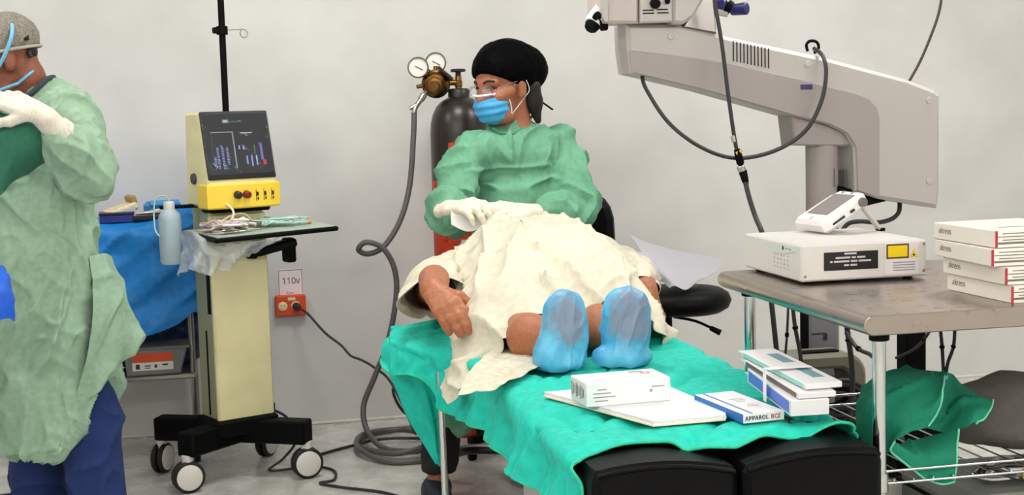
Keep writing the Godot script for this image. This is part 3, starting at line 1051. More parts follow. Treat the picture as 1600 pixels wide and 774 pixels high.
	part("tray_arm", MB.new().beam(inv * Vector3(0.13, 0.80, -4.95), inv * Vector3(0.27, 0.83, -4.97), 0.06, 0.03, 0.006).box(inv * Vector3(0.247, 0.8, -4.985), Vector3(0.035, 0.085, 0.05), 0.006).beam(inv * Vector3(0.12, 0.8, -4.96), inv * Vector3(0.12, 0.79, -5.02), 0.04, 0.04, 0.006).mesh(), blk, t)
	# bottle bar at the left
	part("bottle_bar", MB.new().beam(inv * Vector3(-0.185, 0.965, -5.0), inv * Vector3(-0.03, 0.965, -5.02), 0.02, 0.012, 0.003).mesh(), blk, t)

	# things on the tray
	var st := metalm("steel_bright", c8(190, 186, 180), 0.28)
	var xf := t.transform * tr.transform
	for i in 5:
		var h := thing("hand_piece", ["slim metal handpiece nearest the tray's front edge", "metal handpiece with pink cable on the left of the tray", "short steel handpiece lying across the tray's middle", "steel handpiece behind the others at the tray's back", "thin steel probe at the left end of the tray"][i], "instrument", xf * Vector3(-0.12 + 0.03 * (i % 3), 0.016, 0.07 - 0.03 * i), th + [0.1, -0.15, 0.3, -0.05, 0.5][i], "instruments on the machine tray")
		part("handle", MB.new().lathe([Vector2(0, -0.07), Vector2(0.005, -0.07), Vector2(0.006, 0.0), Vector2(0.004, 0.03), Vector2(0.0015, 0.06), Vector2(0, 0.08)], Vector3.ZERO, Vector3.RIGHT, 10).mesh(), st, h)
		part("cable", MB.new().tube([Vector3(-0.07, 0, 0), Vector3(-0.1, 0.002, 0.01), Vector3(-0.11, 0.004, 0.03), Vector3(-0.08, 0.003, 0.045)], 0.0025, 6, 4).mesh(), mat("cable_pinkgrey", c8(188, 172, 170), 0.5), h)
	var tb := thing("tubing_bundle", "tangle of clear greenish tubing on the middle of the machine tray", "tubing", xf * Vector3(0.04, 0.014, 0.0), th)
	var clr := mat("tubing_clear", c8(180, 212, 200), 0.25)
	var rng := RandomNumberGenerator.new()
	rng.seed = 5
	for k in 5:
		var pts := []
		for i in 9:
			pts.append(Vector3(rng.randf_range(-0.09, 0.12), 0.004 + rng.randf() * 0.022, rng.randf_range(-0.08, 0.07)))
		part("tube", MB.new().tube(pts, 0.003, 6, 5).mesh(), clr, tb)
	part("supply_tube", MB.new().tube([inv * Vector3(0.02, 0.99, -4.9), inv * Vector3(0.06, 0.955, -4.86), inv * Vector3(0.05, 0.92, -4.85), inv * Vector3(0.0, 0.895, -4.87)], 0.004, 8, 6).mesh(), mat("tube_cream", c8(224, 216, 180), 0.4), t)
	part("supply_tube", MB.new().tube([inv * Vector3(0.0, 0.895, -4.87), inv * Vector3(0.045, 0.93, -4.9), inv * Vector3(0.1, 0.935, -4.93), inv * Vector3(0.135, 0.89, -4.95)], 0.004, 8, 6).mesh(), mat("tube_cream", c8(224, 216, 180), 0.4), t)
	var tb2 := thing("tubing_bundle", "tangle of pinkish grey tubing on the left end of the machine tray", "tubing", xf * Vector3(-0.13, 0.014, 0.02), th)
	for k in 6:
		var pts := []
		for i in 8:
			pts.append(Vector3(rng.randf_range(-0.08, 0.07), 0.006 + rng.randf() * 0.034, rng.randf_range(-0.07, 0.08)))
		part("tube", MB.new().tube(pts, 0.0045, 6, 5).mesh(), mat("cable_pinkgrey", c8(188, 172, 170), 0.5) if k % 2 else mat("tubing_milk", c8(224, 222, 220), 0.3), tb2)
	var vl := thing("orange_cap", "small orange capped vial on the right end of the tray", "vial", xf * Vector3(0.155, 0.012, 0.02), th)
	part("vial_body", MB.new().cyl(Vector3(-0.02, 0.006, 0), Vector3(0.012, 0.006, 0), 0.006).mesh(), clr, vl)
	part("cap", MB.new().cyl(Vector3(0.012, 0.006, 0), Vector3(0.026, 0.006, 0), 0.0065).mesh(), mat("cap_orange", c8(214, 140, 80), 0.5), vl)

	# clear plastic bag hanging off the tray
	var bag := thing("plastic_sleeve", "crumpled clear plastic sleeve hanging from the left of the machine tray", "plastic sleeve", Vector3(-0.06, 0.81, -4.82))
	var bn := [
		[Vector3(-0.112, 0.891, -4.86), Vector3(-0.076, 0.898, -4.8), Vector3(-0.016, 0.858, -4.79), Vector3(0.089, 0.852, -4.8), Vector3(0.217, 0.861, -4.83)],
		[Vector3(-0.105, 0.841, -4.86), Vector3(-0.068, 0.839, -4.79), Vector3(-0.017, 0.83, -4.77), Vector3(0.077, 0.827, -4.8), Vector3(0.174, 0.84, -4.84)],
		[Vector3(-0.115, 0.793, -4.85), Vector3(-0.081, 0.794, -4.78), Vector3(-0.023, 0.781, -4.77), Vector3(0.048, 0.798, -4.8), Vector3(0.131, 0.825, -4.84)],
		[Vector3(-0.126, 0.743, -4.84), Vector3(-0.09, 0.771, -4.78), Vector3(-0.037, 0.752, -4.77), Vector3(0.022, 0.764, -4.81), Vector3(0.098, 0.808, -4.85)]]
	var pl := glassy("bag_film", c8(214, 220, 226), 0.42, 0.25)
	partw("film", MB.new().grid(patch(bn, 40, 30, func(p: Vector3, u: float, v: float) -> float: return 0.012 * v * sin(u * 26.0) + 0.01 * wrinkle(p, 12.0))).mesh(), pl, bag)
	# drainage bottle
	var bo := thing("drain_bottle", "translucent plastic bottle hanging from the black bar left of the console", "bottle", Vector3(-0.152, 0.77, -4.99))
	var bm := glassy("bottle_plastic", c8(196, 214, 222), 0.72, 0.3)
	part("body", MB.new().lathe([Vector2(0, 0), Vector2(0.032, 0), Vector2(0.038, 0.008), Vector2(0.039, 0.15), Vector2(0.036, 0.17), Vector2(0.022, 0.186), Vector2(0.018, 0.19)], Vector3.ZERO, Vector3.UP, 24).mesh(), bm, bo)
	part("cap", MB.new().lathe([Vector2(0.019, 0.188), Vector2(0.019, 0.212), Vector2(0.015, 0.216), Vector2(0, 0.216)], Vector3.ZERO, Vector3.UP, 20).mesh(), mat("cap_white", c8(205, 208, 204), 0.5), bo)
	part("drain_tube", MB.new().tube([Vector3(0, 0.215, 0), Vector3(-0.01, 0.235, 0.01), Vector3(-0.045, 0.22, 0.01), Vector3(-0.05, 0.13, 0.02), Vector3(-0.035, 0.1, 0.04)], 0.003, 6, 5).mesh(), clr, bo)

func screen_mat() -> StandardMaterial3D:
	var im := Image.create(240, 224, false, Image.FORMAT_RGB8)
	im.fill(c8(20, 20, 28))
	im.fill_rect(Rect2i(70, 18, 26, 14), c8(70, 92, 84))
	im.fill_rect(Rect2i(74, 22, 16, 6), c8(150, 160, 150))
	im.fill_rect(Rect2i(98, 24, 46, 6), c8(44, 66, 58))
	im.fill_rect(Rect2i(20, 62, 84, 3), c8(128, 132, 140))
	im.fill_rect(Rect2i(20, 62, 2, 120), c8(60, 62, 78))
	im.fill_rect(Rect2i(100, 62, 5, 130), c8(110, 116, 130))
	im.fill_rect(Rect2i(132, 66, 44, 4), c8(150, 150, 156))
	for b in [[34, 116, 78], [52, 112, 84], [70, 116, 66], [22, 150, 40]]:
		for k in range(0, b[2], 6):
			im.fill_rect(Rect2i(b[0], b[1] + k, 9, 4), c8(70 + (k * 7) % 60, 92 + (k * 5) % 60, 150))
	for b in [[118, 112, 14], [134, 112, 16], [142, 150, 30], [160, 148, 40], [178, 148, 36]]:
		im.fill_rect(Rect2i(b[0], b[1], 6, b[2]), c8(110, 130, 180))
	im.fill_rect(Rect2i(176, 112, 3, 30), c8(60, 130, 80))
	im.fill_rect(Rect2i(198, 106, 10, 60), c8(86, 84, 150))
	im.fill_rect(Rect2i(204, 166, 12, 18), c8(170, 40, 52))
	var m := mat("screen_face", Color.WHITE, 0.15)
	var tx := ImageTexture.create_from_image(im)
	m.albedo_texture = tx
	m.emission_enabled = true
	m.emission = Color.WHITE
	m.emission_operator = BaseMaterial3D.EMISSION_OP_MULTIPLY
	m.emission_texture = tx
	m.emission_energy_multiplier = 0.35
	return m

func hoses() -> void:
	var t := thing("gas_hose", "grey braided hose hanging from the regulator, looped and coiled on the floor", "hose", Vector3(0.576, 0, -5.402))
	var hm := mat("hose_grey", c8(112, 108, 106), 0.4)
	triplanar(hm, 14.0)
	hm.albedo_texture = noise_tex("hose_tone", 0.03, 2, false, 0.0, false, ramp2(0.6, 1.0, 0.4, 0.6))
	var pts := [Vector3(0.763, 1.264, -5.41), Vector3(0.757, 1.169, -5.41), Vector3(0.736, 0.986, -5.41), Vector3(0.693, 0.853, -5.4), Vector3(0.628, 0.758, -5.4), Vector3(0.566, 0.731, -5.4), Vector3(0.529, 0.751, -5.39), Vector3(0.558, 0.778, -5.38), Vector3(0.62, 0.753, -5.38), Vector3(0.662, 0.672, -5.38), Vector3(0.665, 0.561, -5.38), Vector3(0.627, 0.389, -5.38), Vector3(0.57, 0.256, -5.38), Vector3(0.524, 0.147, -5.38)]
	pts.append_array([Vector3(0.53, 0.06, -5.33), Vector3(0.58, 0.014, -5.22), Vector3(0.68, 0.013, -5.15), Vector3(0.8, 0.013, -5.22), Vector3(0.84, 0.013, -5.4), Vector3(0.74, 0.013, -5.52), Vector3(0.6, 0.013, -5.5), Vector3(0.5, 0.013, -5.4), Vector3(0.5, 0.015, -5.25), Vector3(0.6, 0.02, -5.1), Vector3(0.72, 0.036, -5.12), Vector3(0.75, 0.036, -5.3), Vector3(0.66, 0.036, -5.42), Vector3(0.52, 0.036, -5.38), Vector3(0.48, 0.03, -5.2), Vector3(0.56, 0.013, -5.03), Vector3(0.7, 0.013, -5.0), Vector3(0.88, 0.013, -5.1)])
	partw("hose", MB.new().tube(pts, 0.011, 10, 6).mesh(), hm, t)
	var c := thing("floor_cable", "thin black cable trailing over the grey floor near the console wheels", "cable", Vector3(0.318, 0, -4.934))
	var blk := mat("cable_black", c8(42, 40, 40), 0.5)
	partw("cable", MB.new().tube([Vector3(0.168, 0.217, -5.1), Vector3(0.224, 0.174, -5.12), Vector3(0.252, 0.071, -5.2), Vector3(0.2, 0.006, -5.2), Vector3(0.15, 0.006, -5.05), Vector3(0.3, 0.006, -5.06), Vector3(0.37, 0.006, -4.98), Vector3(0.36, 0.006, -4.85), Vector3(0.31, 0.006, -4.82), Vector3(0.38, 0.006, -4.74), Vector3(0.5, 0.006, -4.64), Vector3(0.6, 0.006, -4.5), Vector3(0.85, 0.006, -4.25)], 0.005, 8, 6).mesh(), blk, c)
	var c2 := thing("floor_cable", "black cable coiled on the floor beside the gas hose coil", "cable", Vector3(0.683, 0, -5.658))
	partw("cable", MB.new().tube([Vector3(0.3, 0.006, -5.2), Vector3(0.45, 0.006, -5.32), Vector3(0.6, 0.02, -5.35), Vector3(0.85, 0.006, -5.35), Vector3(0.86, 0.006, -5.55), Vector3(0.72, 0.05, -5.62), Vector3(0.66, 0.17, -5.55), Vector3(0.72, 0.19, -5.48), Vector3(0.78, 0.1, -5.5), Vector3(0.74, 0.02, -5.35), Vector3(0.85, 0.01, -5.2)], 0.006, 8, 6).mesh(), blk, c2)

# ---------------------------------------------------------------- people
# a hand as bones: palm, four bent fingers and a thumb leaving the side of the palm
func hand(f: Field, wrist: Vector3, dir: Vector3, back: Vector3, thumb: float, curl: Array, sc := 1.0, puff := 0.0, tcurl := 0.5) -> void:
	var d := dir.normalized()
	var n := (back - d * back.dot(d)).normalized()
	var s := d.cross(n) * thumb
	var base := [Vector3(0.086, 0.0, 0.029), Vector3(0.09, 0.004, 0.009), Vector3(0.086, 0.002, -0.011), Vector3(0.077, -0.002, -0.029)]
	var lens := [[0.042, 0.025, 0.02], [0.046, 0.029, 0.021], [0.042, 0.027, 0.02], [0.033, 0.02, 0.018]]
	f.cap(wrist - d * 0.03 * sc, wrist + d * 0.015 * sc, 0.022 * sc + puff, 0.022 * sc + puff, s, 1.25)
	for i in 4:
		var b: Vector3 = base[i] * sc
		var k := wrist + d * b.x + n * b.y + s * b.z
		f.cap(wrist + d * 0.012 * sc + s * b.z * 0.6, k, 0.0155 * sc + puff, 0.0118 * sc + puff)
		var a := 0.0
		var p := k
		var r := 0.0098 - (0.0012 if i == 3 else 0.0)
		for j in 3:
			a += curl[i] * [0.75, 1.0, 0.6][j]
			var e: Vector3 = p + (d * cos(a) - n * sin(a) + s * (0.08 - 0.055 * i)).normalized() * lens[i][j] * sc
			f.cap(p, e, (r - 0.0008 * j) * sc + puff, (r - 0.0008 * (j + 1)) * sc + puff)
			p = e
	var t0 := wrist + d * 0.022 * sc + s * 0.022 * sc - n * 0.006 * sc
	var t1 := t0 + (d * 0.62 + s * 0.62 - n * 0.35).normalized() * 0.042 * sc
	var t2 := t1 + (d * 0.85 + s * (0.35 - tcurl * 0.5) - n * 0.45).normalized() * 0.032 * sc
	var t3 := t2 + (d * 0.9 + s * (0.1 - tcurl * 0.8) - n * 0.45).normalized() * 0.025 * sc
	f.cap(t0, t1, 0.0155 * sc + puff, 0.0125 * sc + puff)
	f.cap(t1, t2, 0.0122 * sc + puff, 0.0108 * sc + puff)
	f.cap(t2, t3, 0.0105 * sc + puff, 0.0088 * sc + puff)

# head and face; F forward, U up, S to the side
func head(f: Field, c: Vector3, F: Vector3, U: Vector3, sc := 1.0) -> Basis:
	var u := (U - F * U.dot(F)).normalized()
	var s := u.cross(F).normalized()
	var b := Basis(s, u, F.normalized())
	var P := func(x: float, y: float, z: float) -> Vector3: return c + b * (Vector3(x, y, z) * sc)
	f.ell(P.call(0, 0.035, -0.012), Vector3(0.074, 0.09, 0.094) * sc, b)
	f.ell(P.call(0, -0.03, 0.025), Vector3(0.06, 0.085, 0.066) * sc, b)
	f.cap(P.call(-0.03, -0.085, 0.04), P.call(0.03, -0.085, 0.04), 0.026 * sc, 0.026 * sc)
	f.cap(P.call(0, -0.09, 0.058), P.call(0, -0.086, 0.06), 0.02 * sc, 0.02 * sc)
	f.cap(P.call(0, 0.012, 0.082), P.call(0, -0.028, 0.103), 0.009 * sc, 0.0135 * sc)
	for q in [-1.0, 1.0]:
		f.ell(P.call(q * 0.013, -0.032, 0.092), Vector3(0.009, 0.008, 0.012) * sc, b)
		f.cap(P.call(q * 0.014, 0.026, 0.081), P.call(q * 0.046, 0.024, 0.066), 0.008 * sc, 0.008 * sc)
		f.cap(P.call(q * 0.042, -0.022, 0.064), P.call(q * 0.058, -0.012, 0.03), 0.016 * sc, 0.018 * sc)
		f.ell(P.call(q * 0.076, -0.004, -0.012), Vector3(0.009, 0.031, 0.019) * sc, b * Basis(Vector3.UP, q * 0.35))
		f.cap(P.call(q * 0.076, -0.03, -0.004), P.call(q * 0.075, -0.034, -0.002), 0.008 * sc, 0.008 * sc)
	f.cap(P.call(-0.014, -0.058, 0.083), P.call(0.014, -0.058, 0.083), 0.009 * sc, 0.009 * sc)
	for q in [-1.0, 1.0]:
		f.cut_ell(P.call(q * 0.031, 0.006, 0.088), Vector3(0.017, 0.010, 0.014) * sc, b)
	return b

func skin(key: String, col: Color) -> StandardMaterial3D:
	if mats.has(key):
		return mats[key]
	var m := mat(key, col, 0.5)
	triplanar(m, 9.0)
	m.albedo_texture = noise_tex("skin_tone", 0.02, 4, false, 0.0, false, ramp2(0.86, 1.0, 0.25, 0.75))
	m.subsurf_scatter_enabled = true
	m.subsurf_scatter_strength = 0.08
	return m

func surgeon() -> void:
	var t := thing("person", "standing surgeon in a sage green gown and patterned cap at the left edge", "person", Vector3(-0.53, 0, -4.6))
	var F := Vector3(-0.93, -0.34, 0.12).normalized()
	var hc := Vector3(-0.61, 1.464, -4.62)
	# skin: head and neck
	var f := Field.new()
	var hb := head(f, hc, F, Vector3.UP, 1.08)
	f.chain([hc + hb * Vector3(0, -0.04, -0.03), Vector3(-0.551, 1.405, -4.63), Vector3(-0.536, 1.349, -4.64)], [0.062, 0.056, 0.06])
	partw("body", f.build(0.0045, 0.018), skin("skin_deep", c8(142, 80, 54)), t)
	# cap
	var cf := Field.new().ell(hc + hb * Vector3(0, 0.045, -0.014), Vector3(0.09, 0.092, 0.112), hb).cut(hc + hb * Vector3(0, 0.022, 0.0), hb * Vector3(0, -1, 0.18))
	var capm := fabric("cap_pattern", c8(150, 142, 130), 0.85, 0.8, 9.0)
	if not mats.has("cap_print"):
		capm.albedo_texture = noise_tex("cap_print", 0.035, 3, false, 0.0, true, ramp2(0.45, 1.0, 0.35, 0.7))
	var cp := partw("cap", cf.build(0.0055, 0.02, func(p: Vector3, _n: Vector3) -> float: return 0.004 * wrinkle(p, 16.0)), capm, t)
	partw("cap_band", MB.new().tube([hc + hb * Vector3(0.085, 0.025, 0.06), hc + hb * Vector3(0.093, 0.02, 0.0), hc + hb * Vector3(0.08, 0.008, -0.07), hc + hb * Vector3(0.03, 0.0, -0.112), hc + hb * Vector3(-0.03, 0.0, -0.112), hc + hb * Vector3(-0.08, 0.008, -0.07)], 0.005, 8, 6).mesh(), fabric("cap_trim", c8(176, 170, 158), 0.8, 0.4, 8.0), cp)
	partw("cap_knot", MB.new().cyl(Vector3(-0.543, 1.518, -4.56), Vector3(-0.529, 1.523, -4.55), 0.005, 0.006, 8).cyl(Vector3(-0.529, 1.523, -4.55), Vector3(-0.525, 1.523, -4.55), 0.009, 0.008, 8).cyl(Vector3(-0.532, 1.484, -4.57), Vector3(-0.523, 1.464, -4.57), 0.008, 0.006, 8).mesh(), mat("knot_black", c8(30, 28, 28), 0.6), cp)
	var hr0 := Field.new().ell(hc + hb * Vector3(0, 0.0, -0.078), Vector3(0.06, 0.034, 0.026), hb)
	partw("hair", hr0.build(0.006, 0.01), fabric("hair_black", c8(26, 20, 20), 0.6, 0.8, 12.0), t)
	# mask with its straps
	var mf := Field.new().ell(hc + hb * Vector3(0, -0.055, 0.085), Vector3(0.066, 0.064, 0.056), hb).cut(hc + hb * Vector3(0, 0, 0.05), hb * Vector3(0, 0, -1))
	var mblue := fabric("mask_blue", c8(92, 176, 222), 0.7, 0.4, 8.0)
	var mk := partw("mask", mf.build(0.006, 0.01), mblue, t)
	partw("strap", MB.new().tube([hc + hb * Vector3(0.064, -0.03, 0.07), Vector3(-0.619, 1.434, -4.535), Vector3(-0.592, 1.475, -4.522), Vector3(-0.573, 1.52, -4.52), Vector3(-0.57, 1.552, -4.54), Vector3(-0.579, 1.576, -4.58), Vector3(-0.593, 1.585, -4.63)], 0.0062, 8, 6).mesh(), fabric("strap_blue", c8(120, 188, 226), 0.6, 0.3, 8.0), mk)
	partw("strap", MB.new().tube([hc + hb * Vector3(0.06, -0.085, 0.075), hc + hb * Vector3(0.076, -0.085, 0.0), Vector3(-0.57, 1.384, -4.562), Vector3(-0.536, 1.412, -4.57), Vector3(-0.514, 1.436, -4.605), Vector3(-0.518, 1.452, -4.66)], 0.005, 8, 6).mesh(), fabric("strap_blue", c8(120, 188, 226), 0.6, 0.3, 8.0), mk)
	# gown
	var sage := fabric("gown_sage", c8(150, 180, 154), 0.85, 1.0, 3.5)
	var g := Field.new()
	var az := Vector3(0.2, 0, 1)
	g.chain([Vector3(-0.508, 1.309, -4.64), Vector3(-0.535, 1.2, -4.64), Vector3(-0.55, 1.05, -4.64), Vector3(-0.55, 0.85, -4.64), Vector3(-0.545, 0.62, -4.64), Vector3(-0.55, 0.2, -4.64)], [0.085, 0.135, 0.175, 0.175, 0.2, 0.22], az, 1.2)
	g.chain([Vector3(-0.486, 1.332, -4.66), Vector3(-0.421, 1.263, -4.53)], [0.075, 0.085])
	g.chain([Vector3(-0.424, 1.267, -4.53), Vector3(-0.379, 1.161, -4.46), Vector3(-0.367, 1.114, -4.42)], [0.088, 0.075, 0.073])
	g.chain([Vector3(-0.367, 1.114, -4.42), Vector3(-0.4, 1.189, -4.34), Vector3(-0.429, 1.237, -4.3)], [0.077, 0.062, 0.042])
	g.chain([Vector3(-0.6, 1.28, -4.82), Vector3(-0.78, 1.12, -4.72), Vector3(-0.72, 1.2, -4.5)], [0.085, 0.07, 0.045])
	g.cutf(func(p: Vector3) -> float:
		var h := 0.272 + 0.012 * sin(p.x * 40.0)
		if p.x > -0.5:
			h += (p.x + 0.5) * 1.0 + maxf(0.0, p.x + 0.36) * 0.3
		return h - p.y)
	var pleat := func(p: Vector3, n: Vector3) -> float:
		var low := smoothstep(0.95, 0.5, p.y)
		var folds := crease(p, Vector3(0.5, 0.85, -0.1), 6.5, 6.0)
		var creases := crease(p, Vector3(-0.6, 0.5, 0.3), 8.0, 5.0)
		return 0.05 * low * folds + 0.015 * creases * (1.0 - 0.7 * low) + 0.008 * crease(p, Vector3(0.3, 1.0, 0.5), 12.0, 4.0) + 0.006 * soft(p, 4.0)
	var gm := partw("gown", g.build(0.0115, 0.04, pleat, null, true), sage, t)
	var fl := [
		[Vector3(-0.38, 0.856, -4.5), Vector3(-0.334, 0.862, -4.52), Vector3(-0.318, 0.846, -4.58)],
		[Vector3(-0.373, 0.762, -4.46), Vector3(-0.312, 0.756, -4.48), Vector3(-0.288, 0.734, -4.57)],
		[Vector3(-0.377, 0.667, -4.44), Vector3(-0.305, 0.66, -4.46), Vector3(-0.261, 0.639, -4.55)],
		[Vector3(-0.401, 0.552, -4.43), Vector3(-0.317, 0.573, -4.45), Vector3(-0.239, 0.582, -4.54)],
		[Vector3(-0.457, 0.379, -4.43), Vector3(-0.375, 0.448, -4.43), Vector3(-0.303, 0.518, -4.5)]]
	partw("gown_flap", MB.new().grid(patch(fl, 40, 50, func(p: Vector3, u: float, v: float) -> float: return 0.018 * crease(p, Vector3(0.35, 0.9, 0), 9.0, 4.0)), 0.0025).mesh(), sage, gm)
	partw("collar", MB.new().tube([Vector3(-0.469, 1.405, -4.64), Vector3(-0.48, 1.399, -4.57), Vector3(-0.501, 1.378, -4.54), Vector3(-0.527, 1.355, -4.53), Vector3(-0.561, 1.337, -4.53)], 0.0085, 8, 6).mesh(), fabric("collar_navy", c8(44, 56, 70), 0.8, 0.5, 8.0), gm)
	partw("cuff", MB.new().cyl(Vector3(-0.421, 1.231, -4.305), Vector3(-0.438, 1.254, -4.29), 0.045, 0.04, 20, 0.004).mesh(), fabric("cuff_cream", c8(216, 216, 200), 0.8, 0.6, 8.0), gm)
	# gloved hand raised to the face
	var h := Field.new()
	h.chain([Vector3(-0.422, 1.231, -4.3), Vector3(-0.451, 1.265, -4.285), Vector3(-0.483, 1.295, -4.275)], [0.036, 0.034, 0.03])
	var dv := Vector3(-0.586, 1.346, -4.31) - Vector3(-0.483, 1.295, -4.275)
	hand(h, Vector3(-0.483, 1.295, -4.275), dv, Vector3(0.1, 0.75, 0.65), -1.0, [0.3, 0.42, 0.5, 0.55], 1.08, 0.0015, 0.3)
	var glove := fabric("glove_latex", c8(232, 224, 206), 0.5, 0.5, 12.0)
	partw("glove", h.build(0.0036, 0.008, func(p: Vector3, _n: Vector3) -> float: return 0.0012 * wrinkle(p, 30.0)), glove, t)
	# trousers and shoes
	var navy := fabric("trouser_navy", c8(22, 46, 104), 0.85, 0.9, 4.0)
	var tr := Field.new().chain([Vector3(-0.47, 0.62, -4.58), Vector3(-0.42, 0.32, -4.56), Vector3(-0.395, 0.045, -4.55)], [0.115, 0.1, 0.088]).chain([Vector3(-0.58, 0.62, -4.72), Vector3(-0.585, 0.32, -4.72), Vector3(-0.6, 0.045, -4.72)], [0.115, 0.1, 0.088]).cut(Vector3(0, 0.03, 0), Vector3.DOWN)
	partw("trousers", tr.build(0.012, 0.03, func(p: Vector3, _n: Vector3) -> float: return 0.016 * crease(p, Vector3(1, 0.4, 0.3), 7.0, 2.5), null, true), navy, t)
	for q in [Vector3(-0.42, 0, -4.55), Vector3(-0.62, 0, -4.72)]:
		var sf := Field.new().ell(q + Vector3(-0.07, 0.035, 0), Vector3(0.14, 0.045, 0.05)).ell(q + Vector3(0.0, 0.06, 0), Vector3(0.06, 0.055, 0.045)).cut(q, Vector3.DOWN)
		partw("shoe", sf.build(0.009, 0.02), mat("shoe_dark", c8(26, 30, 42), 0.6), t)

	# the darker towel held against the chest
	var tw := thing("hand_towel", "dark green towel held against the standing surgeon's chest", "towel", Vector3(-0.542, 1.18, -4.3))
	var net := [
		[Vector3(-0.668, 1.312, -4.38), Vector3(-0.591, 1.299, -4.33), Vector3(-0.528, 1.278, -4.31), Vector3(-0.47, 1.255, -4.325), Vector3(-0.421, 1.223, -4.36)],
		[Vector3(-0.669, 1.247, -4.36), Vector3(-0.592, 1.245, -4.31), Vector3(-0.53, 1.235, -4.3), Vector3(-0.471, 1.218, -4.32), Vector3(-0.417, 1.196, -4.37)],
		[Vector3(-0.674, 1.173, -4.36), Vector3(-0.597, 1.181, -4.32), Vector3(-0.539, 1.183, -4.31), Vector3(-0.483, 1.177, -4.345), Vector3(-0.432, 1.166, -4.4)],
		[Vector3(-0.681, 1.099, -4.38), Vector3(-0.604, 1.116, -4.34), Vector3(-0.559, 1.138, -4.345), Vector3(-0.518, 1.143, -4.38), Vector3(-0.483, 1.144, -4.42)],
		[Vector3(-0.692, 1.022, -4.42), Vector3(-0.612, 1.06, -4.38), Vector3(-0.58, 1.089, -4.39), Vector3(-0.55, 1.109, -4.42), Vector3(-0.535, 1.119, -4.45)]]
	partw("cloth", MB.new().grid(patch(net, 40, 40, func(p: Vector3, u: float, v: float) -> float: return 0.014 * crease(p, Vector3(0.3, 1.0, 0), 8.0, 4.0)), 0.004).mesh(), fabric("towel_dark", c8(52, 118, 92), 0.9, 0.9, 4.0), tw)

	# corner of a blue draped stand at the very edge
	var st := thing("draped_stand", "stand under a bright blue drape cut off by the left edge", "stand", Vector3(-0.95, 0, -4.05))
	var bl := fabric("stand_blue", c8(16, 92, 214), 0.6, 0.6, 4.0)
	var dn := [
		[Vector3(-1.12, 0.81, -4.2), Vector3(-0.95, 0.82, -4.2), Vector3(-0.76, 0.81, -4.2), Vector3(-0.595, 0.879, -4.1), Vector3(-0.574, 0.833, -4.1)],
		[Vector3(-1.12, 0.81, -4.0), Vector3(-0.95, 0.82, -4.0), Vector3(-0.76, 0.81, -4.0), Vector3(-0.575, 0.865, -4), Vector3(-0.551, 0.833, -4)],
		[Vector3(-1.12, 0.78, -3.86), Vector3(-0.95, 0.78, -3.86), Vector3(-0.78, 0.77, -3.87), Vector3(-0.573, 0.841, -3.88), Vector3(-0.534, 0.801, -3.92)],
		[Vector3(-1.12, 0.62, -3.84), Vector3(-0.95, 0.6, -3.84), Vector3(-0.8, 0.62, -3.85), Vector3(-0.577, 0.75, -3.87), Vector3(-0.533, 0.746, -3.92)]]
	partw("drape", MB.new().grid(patch(dn, 40, 40, func(p: Vector3, _u: float, v: float) -> float: return 0.008 * wrinkle(p, 6.0)), 0.003).mesh(), bl, st)
	part("pole", MB.new().cyl(Vector3(0, 0.04, 0), Vector3(0, 0.79, 0), 0.014).mesh(), metalm("chrome", c8(205, 208, 206), 0.12), st)
	part("tray", MB.new().box(Vector3(0, 0.79, 0.0), Vector3(0.34, 0.015, 0.3), 0.004).mesh(), metalm("steel_dull", c8(150, 146, 140), 0.35), st)
	part("base", MB.new().box(Vector3(0, 0.025, 0), Vector3(0.4, 0.04, 0.06), 0.008).box(Vector3(0, 0.025, 0), Vector3(0.06, 0.042, 0.4), 0.008).mesh(), mat("base_black", c8(16, 16, 17), 0.5), st)

